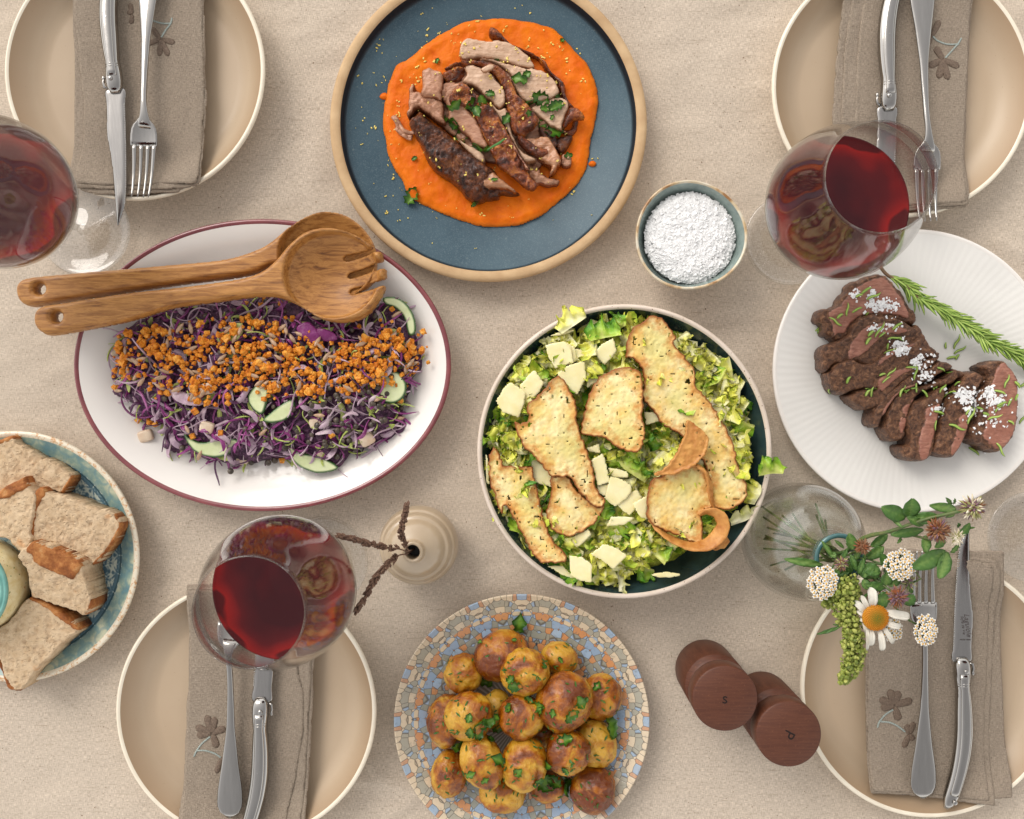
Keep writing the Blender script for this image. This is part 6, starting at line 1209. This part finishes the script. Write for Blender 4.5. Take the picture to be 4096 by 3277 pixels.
PB = [(1050,290,1.5,'lone parsley leaf above the potatoes on the patterned rim'),(1025,750,1.1,None),(995,700,.8,None),(760,1060,1.6,'largest parsley clump, between the brown and the egg shaped potato'),(810,1020,1.2,None),(700,1090,1.0,None),(600,1165,1.4,'dark parsley clump at the lower left of the brown potato'),(685,985,.7,None),(980,915,.8,None),(895,1060,1.0,None),(900,985,.7,None),(1205,900,1.0,None),(1215,935,.8,None),(1495,875,1.1,None),(1430,965,1.2,'broad parsley leaf on the largest golden potato'),(1300,950,.7,None),(1385,1155,1.2,None),(1700,1060,1.8,'big parsley leaf at the right edge of the pile'),(885,1300,1.2,None),(1240,1470,1.5,'dark parsley clump on the dark brown potato'),(1300,1455,1.2,None),(1390,1490,1.4,None),(1375,1430,.9,None),(1265,1320,.9,None),(700,1390,.8,None),(1045,1380,.9,None),(1390,1365,.7,None),(1620,760,.8,None),(1350,565,.5,None),(1220,610,.6,None),(790,720,.9,None),(835,740,.6,None),(1120,865,.7,None),(800,1440,.6,None),(1180,1450,.9,None),(1520,855,.6,None),(775,440,.5,None),(1010,425,.4,None),(840,1150,.8,None)]
for i, (x, y, sc, lb) in enumerate(PB): put_on(gI, 'parsley_leaf', PAR[i % 6], *src('I', x, y), .0014, random.uniform(0,6.28), sc*1.05, label=lb or 'small scrap of chopped parsley '+zone((x-1080)/680, (1020-y)/680, 'the potato pile'), cat='parsley', group='parsley on the roast potatoes')
ps = []
for q in range(230):
    i = q % len(PT); x, y, rx, ry = PT[i][:4]; x += random.uniform(-.85,.85)*rx; y += random.uniform(-.85,.85)*ry; l, n = gI.hit(*src('I', x, y)); me = HERB[q % 4]
    if l.z < .015: continue
    co = np.empty(len(me.vertices)*3); me.vertices.foreach_get('co', co); rot = orient(n, random.uniform(0,6.28)); sc = random.uniform(.45,1.1)
    ps.append((co.reshape(-1,3) @ (np.array(rot.to_matrix())*sc).T+np.array(l+n*.0005), [np.array([list(p.vertices) for p in me.polygons])]))
V, F = join(ps); add('chopped_herbs', V, F, M('parsley'), kind='stuff', attrs={'v': np.full(len(V), .6)}, label='fine chopped green herbs sprinkled over the roast potatoes')
# ================================================================== glass vase with meadow flowers
random.seed(77); fx, fy = W(*src('K', 640, 600), .125); fx, fy = (fx*.55+W(*src('K', 425, 540), .052)[0]*.45, fy*.55+W(*src('K', 425, 540), .052)[1]*.45)
gv = empty('glass_vase', (fx, fy, 0), 'clear round glass vase of water holding meadow flowers, beside the salad bowl', 'vase')
out = smoothline([(.0001,.0),(.030,.0),(.040,.006),(.0470,.024),(.0490,.045),(.0460,.066),(.0370,.085),(.0250,.098),(.0185,.108),(.0168,.118),(.0172,.130),(.0182,.136)], 60)
nor = np.gradient(out, axis=0); nor = np.stack([nor[:,1], -nor[:,0]], -1); nor /= np.linalg.norm(nor, axis=1)[:,None]; inn = out-nor*.0022; inn = inn[(inn[:,1] > .003) & (inn[:,0] > .0005)]; inn = np.concatenate([[(.0001,.0040)], inn])
V, F = lathe(np.concatenate([out, [(out[-1,0]-.001, out[-1,1]+.0012)], inn[::-1]]), (fx, fy, 0), 96); add('body', V, F, M('vaseglass'), gv)
wi = inn[inn[:,1] < .088]; V, F = lathe(np.concatenate([[(.0001,.0046)], wi[1:]-np.array([.0006,0]), [(.0001, wi[-1,1])]]), (fx, fy, 0), 72); add('water', V, F, M('water'), gv)
V, F = lathe(smoothline([(.0160,.1345),(.0184,.1375),(.0178,.1392),(.0150,.1385),(.0142,.130),(.0145,.120)], 24), (fx, fy, 0), 72); add('rim', V, F, simple('greenrim', (58,96,96), (84,124,122), 60, .12, 0, 1, .6), gv)
nk = np.array([fx, fy, .128])
stm = simple('stemgreen', (70,98,44), (98,104,58), 200, .5, .0003, 800)
def KP(x, y, z): return np.array(W3(*src('K', x, y), z))
def stem(e, pts, w=.0018, inside=True):
    P = [KP(*p) for p in pts]
    if inside: P = [np.array([fx+random.uniform(-.03,.03), fy+random.uniform(-.03,.03), .012]), np.array([fx+random.uniform(-.006,.006), fy+random.uniform(-.006,.006), .11])]+P
    Q = smoothline(P, 30); V, F = loft(Q, np.linspace(w*1.2, w, 30), np.linspace(w*1.2, w, 30), n=6); add('stem', V, F, stm, e)
def leaf(e, a, b, wd, z1=.150, z2=.155, mt='cloverleaf', fold=.25):
    A, B = KP(*a, z1), KP(*b, z2); L = np.linalg.norm(B-A); d = (B-A)/L; sd_ = np.cross(d, (0,0,1)); sd_ /= np.linalg.norm(sd_); up = np.cross(sd_, d); w_ = 1.1*wd*MM('K', .15)/2; nu, nv = 15, 7; Vs = []; vv = []
    for i in range(nu):
        u = i/(nu-1); hw = w_*math.sin(math.pi*min(1, max(0, u*.97+.015)))**.62
        for j in range(nv):
            s_ = -1+2*j/(nv-1); Vs.append(A+d*u*L+sd_*s_*hw+up*(fold*abs(s_)*hw+.10*L*math.sin(u*3.1)*.5+.0004*math.sin(u*20+s_*4))); vv.append(.15+.7*abs(s_)+.1*math.sin(u*40+abs(s_)*5))
    Vs = np.array(Vs); N = len(Vs); i = np.arange(nu-1)[:,None]*nv; j = np.arange(nv-1)[None]; Ft = np.stack([i+j, i+j+1, i+nv+j+1, i+nv+j], -1).reshape(-1,4)
    V = np.concatenate([Vs+up*.00013, Vs-up*.00013]); b_ = np.concatenate([np.arange(nv), np.arange(1, nu)*nv+nv-1, (nu-1)*nv+np.arange(nv-2, -1, -1), np.arange(nu-2, 0, -1)*nv]); b2 = np.roll(b_, -1)
    return add('leaf', V, [np.concatenate([Ft, Ft[:, ::-1]+N, np.stack([b_, b_+N, b2+N, b2], -1)])], M(mt), e, attrs={'v': np.array(vv*2)})
def clover_head(e, c, r, z, mats_, n=70, flat=.75, seed=0):
    rs_ = np.random.RandomState(seed); C = KP(*c, z); rr_ = r*MM('K', z); by = {}
    for q in range(n):
        u, a = rs_.uniform(-.1,1), rs_.uniform(0,6.283); dr = np.array([math.sqrt(1-u*u)*math.cos(a), math.sqrt(1-u*u)*math.sin(a), u*flat]); L = rr_*rs_.uniform(.75,1.1)
        p0 = C+dr*L*.25; p2 = C+dr*L; p1 = (p0+p2)/2+np.array([0,0,.0008]); by.setdefault(mats_[rs_.randint(len(mats_))], []).append(loft(smoothline([p0,p1,p2], 5), np.array([.5,1,1.1,.8,.2])*rr_*.20, np.array([.5,1,1,.6,.2])*rr_*.12, n=5, roll=np.full(5, rs_.uniform(0,3))))
    V, F = ball(C, rr_*.45, 12, 8); by.setdefault(mats_[0], []).append((V, F))
    for k, L in by.items(): V, F = join(L); add('florets', V, F, k, e)
fb = simple('fl_brown', (112,76,52), (146,106,72), 400, .7); fp = simple('fl_purple', (106,80,92), (134,98,106), 400, .7); fw = simple('fl_white', (224,216,196), (200,186,150), 400, .6); fg = simple('fl_greenish', (138,140,84), (172,166,112), 400, .6); fo = simple('fl_rust', (150,86,44), (120,64,40), 400, .7)
def T_(nm, c, z, lb, cat, grp=None): return empty(nm, KP(*c, z), lb, cat, grp)
gcl = 'clover stems in the glass vase'
e = T_('clover', (900,490), .140, 'longest clover stem, reaching up right to a pale green head by the wine glass foot', 'clover', gcl)
stem(e, [(700,600,.135),(860,490,.150),(1080,430,.168),(1250,370,.176),(1380,330,.180),(1560,290,.185),(1680,260,.188)], .0024)
clover_head(e, (1700,250), 108, .190, [fg, fg, fw, fb, fp], 110, seed=1)
for a, b, w_ in (((1190,330),(1005,250),108),((1215,325),(1245,180),120),((1235,335),(1450,320),85),((1580,262),(1375,235),66),((1545,235),(1502,175),30),((1330,385),(1205,325),58),((1085,335),(1170,405),26),((1560,225),(1570,180),22),((1570,300),(1500,325),22)): leaf(e, a, b, w_, .174, .180)
e = T_('clover', (880,620), .140, 'clover stem with a dried brown purple head and white florets, over the knife tip', 'clover', gcl)
stem(e, [(720,610,.134),(880,470,.150),(1100,440,.160),(1250,465,.165),(1400,500,.170)], .0018); clover_head(e, (1430,425), 105, .182, [fb, fo, fb, fp], 110, seed=2); clover_head(e, (1580,480), 72, .178, [fw, fw, fg], 46, seed=3)
for a, b, w_ in (((1330,420),(1078,460),66),((1345,465),(1345,598),70),((1500,585),(1238,712),118),((1512,590),(1448,795),98),((1600,480),(1685,368),56),((1540,600),(1600,530),34),((1490,480),(1420,560),60),((1600,400),(1595,370),30),((1610,420),(1730,400),18),((1160,480),(1130,525),24)): leaf(e, a, b, w_, .166, .170)
e = T_('clover', (860,560), .140, 'short clover stem with a small dry brown head above the vase mouth', 'clover', gcl)
stem(e, [(720,620,.134),(800,590,.148),(850,570,.156)], .0016); clover_head(e, (860,552), 72, .160, [fb, fo, fb], 70, seed=4)
for a, b, w_ in (((785,575),(758,448),76),((925,550),(1055,455),66),((900,640),(1025,548),78),((745,570),(695,650),36),((770,610),(815,735),44),((620,600),(660,630),46),((640,640),(548,505),34),((720,560),(650,500),26)): leaf(e, a, b, w_, .150, .152)
e = T_('clover', (700,680), .140, 'grey green unopened clover head in front of the vase mouth', 'clover', gcl)
stem(e, [(690,640,.136),(700,670,.150)], .0016); clover_head(e, (700,682), 62, .156, [fg, fp, fb], 70, seed=5)
for a, b, w_ in (((820,700),(952,785),96),((700,790),(720,720),44),((640,740),(760,750),60),((560,690),(262,645),58)): leaf(e, a, b, w_, .146, .150)
e = T_('clover', (1130,930), .140, 'clover stem with a purple brown head right above the daisy', 'clover', gcl)
stem(e, [(740,660,.134),(900,760,.148),(1040,860,.158),(1110,910,.162)], .0016); clover_head(e, (1130,935), 92, .166, [fp, fb, fo, fp], 110, seed=6)
for a, b, w_ in (((1050,720),(1005,600),66),((955,800),(965,712),56),((1040,850),(1050,745),84),((1060,850),(1160,788),60),((1040,865),(878,838),66),((1065,955),(960,955),115),((1180,990),(1258,920),86),((870,800),(900,880),60),((860,700),(1000,750),90),((830,760),(870,640),44),((905,700),(870,790),50)): leaf(e, a, b, w_, .156, .158)
e = T_('clover_bud', (1250,820), .140, 'fuzzy green bud hanging on a hooked stem over the fork tines', 'flower bud')
stem(e, [(740,650,.134),(880,640,.146),(1000,680,.154),(1240,735,.162),(1305,770,.164),(1300,815,.162),(1250,825,.160)], .0014); clover_head(e, (1210,825), 70, .160, [stm, fg, fp], 60, seed=7)
# yarrow
pw = simple('petal_white', (232,228,218), (220,214,202), 300, .6); yc = simple('floret_yellow', (206,150,40), (222,178,76), 500, .6)
def yarrow(c, rx, ry, z, n, lb, st, seed, rot=0):
    e = T_('yarrow', c, z, lb, 'yarrow', 'white yarrow umbels in the glass vase'); rs_ = np.random.RandomState(seed); k = MM('K', z); C = KP(*c, z); stem(e, st, .0014)
    wp, cp, gs_ = [], [], []; got = []
    for t in range(4000):
        a, r = rs_.uniform(0,6.283), math.sqrt(rs_.rand()); p = np.array([r*math.cos(a)*rx, r*math.sin(a)*ry])
        if any(np.hypot(*(p-g_)) < 24 for g_ in got): continue
        got.append(p)
        if len(got) >= n: break
    for p in got:
        px, py = p*k; zz = .004*(1-(p[0]/rx)**2-(p[1]/ry)**2)+rs_.uniform(-.0008,.0008); Q = C+np.array([px, -py, zz]); tilt = np.array([px, -py])*8
        for j in range(5):
            a = j*1.2566+rs_.rand(); d = np.array([math.cos(a), math.sin(a), .12]); wp.append(ball(Q+d*.00105, (.00085,.00072,.00022), 6, 4, rot=(0,0,a)))
        cp.append(ball(Q+np.array([0,0,.0004]), (.0007,.0007,.0005), 6, 4, .3, 2, 1)); gs_.append(loft([Q-np.array([0,0,.0005]), Q*.5+(C-np.array([0,0,.008]))*.5-np.array([0,0,.001]), C-np.array([0,0,.010])], .0007, .0007, n=4))
    for nm, L, m_ in (('petals', wp, pw), ('centres', cp, yc), ('stalks', gs_, stm)): V, F = join(L); add(nm, V, F, m_, e)
yarrow((555,825), 112, 130, .158, 62, 'yarrow umbel furthest left, hanging over the glass vase', [(660,640,.136),(600,760,.150)], 1)
yarrow((1150,688), 118, 112, .168, 62, 'yarrow umbel in the middle, just left of the fork tines', [(740,640,.136),(960,680,.152),(1120,700,.160)], 2)
yarrow((1345,1188), 86, 112, .158, 48, 'yarrow umbel lowest on the right, over the fork neck', [(760,680,.134),(1000,900,.148),(1200,1100,.152),(1290,1150,.152)], 3)
yarrow((1090,1190), 68, 84, .140, 30, 'yarrow umbel half hidden behind the daisy petals', [(740,690,.132),(900,1000,.134),(1050,1150,.132)], 4)
yarrow((1010,885), 46, 30, .146, 12, 'tiny yarrow umbel peeping out above the daisy', [(740,680,.132),(960,860,.140)], 5)
# daisy
e = T_('daisy', (960,1090), .150, 'large white daisy with an orange green centre hanging over the plate rim', 'daisy'); stem(e, [(720,680,.134),(820,860,.148),(920,1020,.150)], .002)
dm = NB('daisyc', .6, .3); r, a_ = dm.polar(); dm.base(dm.mix(dm.rng(dm.attr('v'), .2,.75), col(98,116,34), col(206,132,30))); MATS['daisyc'] = dm.m
C = KP(960,1092, .158); ps, vv = [], []
V, F = ball(C, (.0096,.0096,.0046), 20, 12); ps.append((V, F)); vv += [.6]*len(V)
for q in range(210):
    r_ = math.sqrt(q/210.); a = q*2.39996; p = C+np.array([.0094*r_*math.cos(a), .0094*r_*math.sin(a), .0046*math.sqrt(max(0, 1-(r_*.97)**2))+.0002]); V, F = ball(p, (.00048,.00048,.0007), 5, 4); ps.append((V, F)); vv += [.05+.95*r_**1.2]*len(V)
V, F = join(ps)
Vs = np.concatenate([p[0] for p in ps]); add('centre', Vs, F, dm.m, e, attrs={'v': np.array(vv)})
pet = NB('petal', .5, .4); pet.ofs(3); pet.base(pet.mix(pet.rng(pet.noise(300,3, .5, pet.map((1,1,1))), .3,.7), col(206,200,186), col(222,217,204))); MATS['pet'] = pet.m
def petal(a, b, wd, z1=.1575, z2=.156, fold=.3, tw=0):
    A, B = KP(*a, z1), KP(*b, z2); L = np.linalg.norm(B-A); d = (B-A)/L; sd_ = np.cross(d, (0,0,1)); sd_ /= np.linalg.norm(sd_); up = np.cross(sd_, d); hw0 = .74*wd*MM('K', .15)/2; nu, nv = 14, 7; Vs = []
    for i in range(nu):
        u = i/(nu-1); hw = hw0*(.45+.55*min(1, u*2.5))*math.sqrt(max(.04, 1-max(0,(u-.78)/.22)**2*.9)); t_ = tw*u
        for j in range(nv):
            s_ = -1+2*j/(nv-1); h = fold*s_*s_*hw+.0004*math.cos(s_*6.28)+.0022*math.sin(u*3.1); Vs.append(A+d*u*L+(sd_*math.cos(t_)+up*math.sin(t_))*s_*hw+up*h)
    Vs = np.array(Vs); N = len(Vs); i = np.arange(nu-1)[:,None]*nv; j = np.arange(nv-1)[None]; Ft = np.stack([i+j, i+j+1, i+nv+j+1, i+nv+j], -1).reshape(-1,4); V = np.concatenate([Vs+up*.00014, Vs-up*.00014])
    b_ = np.concatenate([np.arange(nv), np.arange(1, nu)*nv+nv-1, (nu-1)*nv+np.arange(nv-2, -1, -1), np.arange(nu-2, 0, -1)*nv]); b2 = np.roll(b_, -1); add('petal', V, [np.concatenate([Ft, Ft[:, ::-1]+N, np.stack([b_, b_+N, b2+N, b2], -1)])], pet.m, e)
for a, b, w_, tw, dz in (((935,1020),(925,862),92,.25,.004),((900,1040),(850,925),62,-.5,.001),((885,1060),(800,965),66,.4,0),((880,1085),(820,1040),44,0,-.001),((880,1120),(842,1105),34,0,-.002),((890,1155),(895,1345),44,.5,-.002),((925,1175),(925,1310),64,.3,0),((985,1175),(1012,1348),66,-.2,.001),((1015,1160),(1095,1292),58,.5,0),((1035,1135),(1158,1165),66,-.4,.002),((1040,1110),(1095,1115),44,0,-.001),((1020,1045),(1224,1085),88,.15,.003),((860,1130),(885,1210),40,.3,-.003)): petal(a, b, w_, .1565+dz*.3, .1565+dz, .3, tw)
# sorrel spike
so_ = T_('sorrel_spike', (780,830), .150, 'yellow green sorrel seed spike hanging down over the plate rim', 'sorrel'); stem(so_, [(690,670,.134),(745,780,.150),(770,900,.154),(730,1050,.152),(780,1180,.150),(790,1330,.146),(760,1480,.142)], .0016)
paths = [([(765,830),(760,900),(740,980),(720,1050),(770,1120),(790,1200),(785,1290),(800,1380),(780,1440),(760,1510),(710,1580)], [80,96,90,88,88,86,88,92,86,74,32], 900), ([(730,900),(660,930),(600,970),(570,985)], [66,74,66,26], 220)]
ps = []; vv = []
for pth, rad, n_ in paths:
    Q = smoothline(pth, 60); rw_ = np.interp(np.linspace(0,1,60), np.linspace(0,1,len(rad)), rad)
    for q in range(n_):
        i = random.randrange(60); a = random.uniform(0,6.283); rr_ = rw_[i]*math.sqrt(random.random()); zz = .154-.010*i/60+.009*math.sqrt(max(0, 1-(rr_/max(rw_[i],1))**2))*random.uniform(-.4,1); p = KP(Q[i,0]+rr_*math.cos(a), Q[i,1]+rr_*math.sin(a), zz)
        s_ = random.uniform(.0012,.0022); V, F = ball(p, (s_, s_*.8, s_*.42), 7, 5, .25, 1.5, q, rot=(random.uniform(-1,1), random.uniform(-1,1), random.uniform(0,3))); ps.append((V, F)); vv += [random.uniform(0,1)]*len(V)
V = np.concatenate([p[0] for p in ps]); _, F = join(ps); add('seed_clusters', V, F, M('sorrel'), so_, attrs={'v': np.array(vv)})
leaf(so_, (700,1160), (512,1222), 28, .150, .148); leaf(so_, (840,980), (905,900), 24, .154, .158); leaf(so_, (700,1160), (635,1145), 14, .150, .148)
# a few crumbs and flecks on the cloth

e = T_('foliage_sprig', (760,700), .140, 'leafy green sprig filling the middle of the bouquet above the vase mouth', 'leaf sprig'); stem(e, [(700,650,.134),(800,720,.142)], .0014)
for q in range(26):
    a = random.uniform(0,6.283); cx_, cy_ = 860+random.gauss(0,120), 720+random.gauss(0,90); L_ = random.uniform(55,110); leaf(e, (cx_, cy_), (cx_+L_*math.cos(a), cy_+L_*math.sin(a)), random.uniform(30,60), random.uniform(.138,.150), random.uniform(.138,.152))
for q in range(7): stem(e, [(random.uniform(600,760), random.uniform(560,680), .134)], .0016)
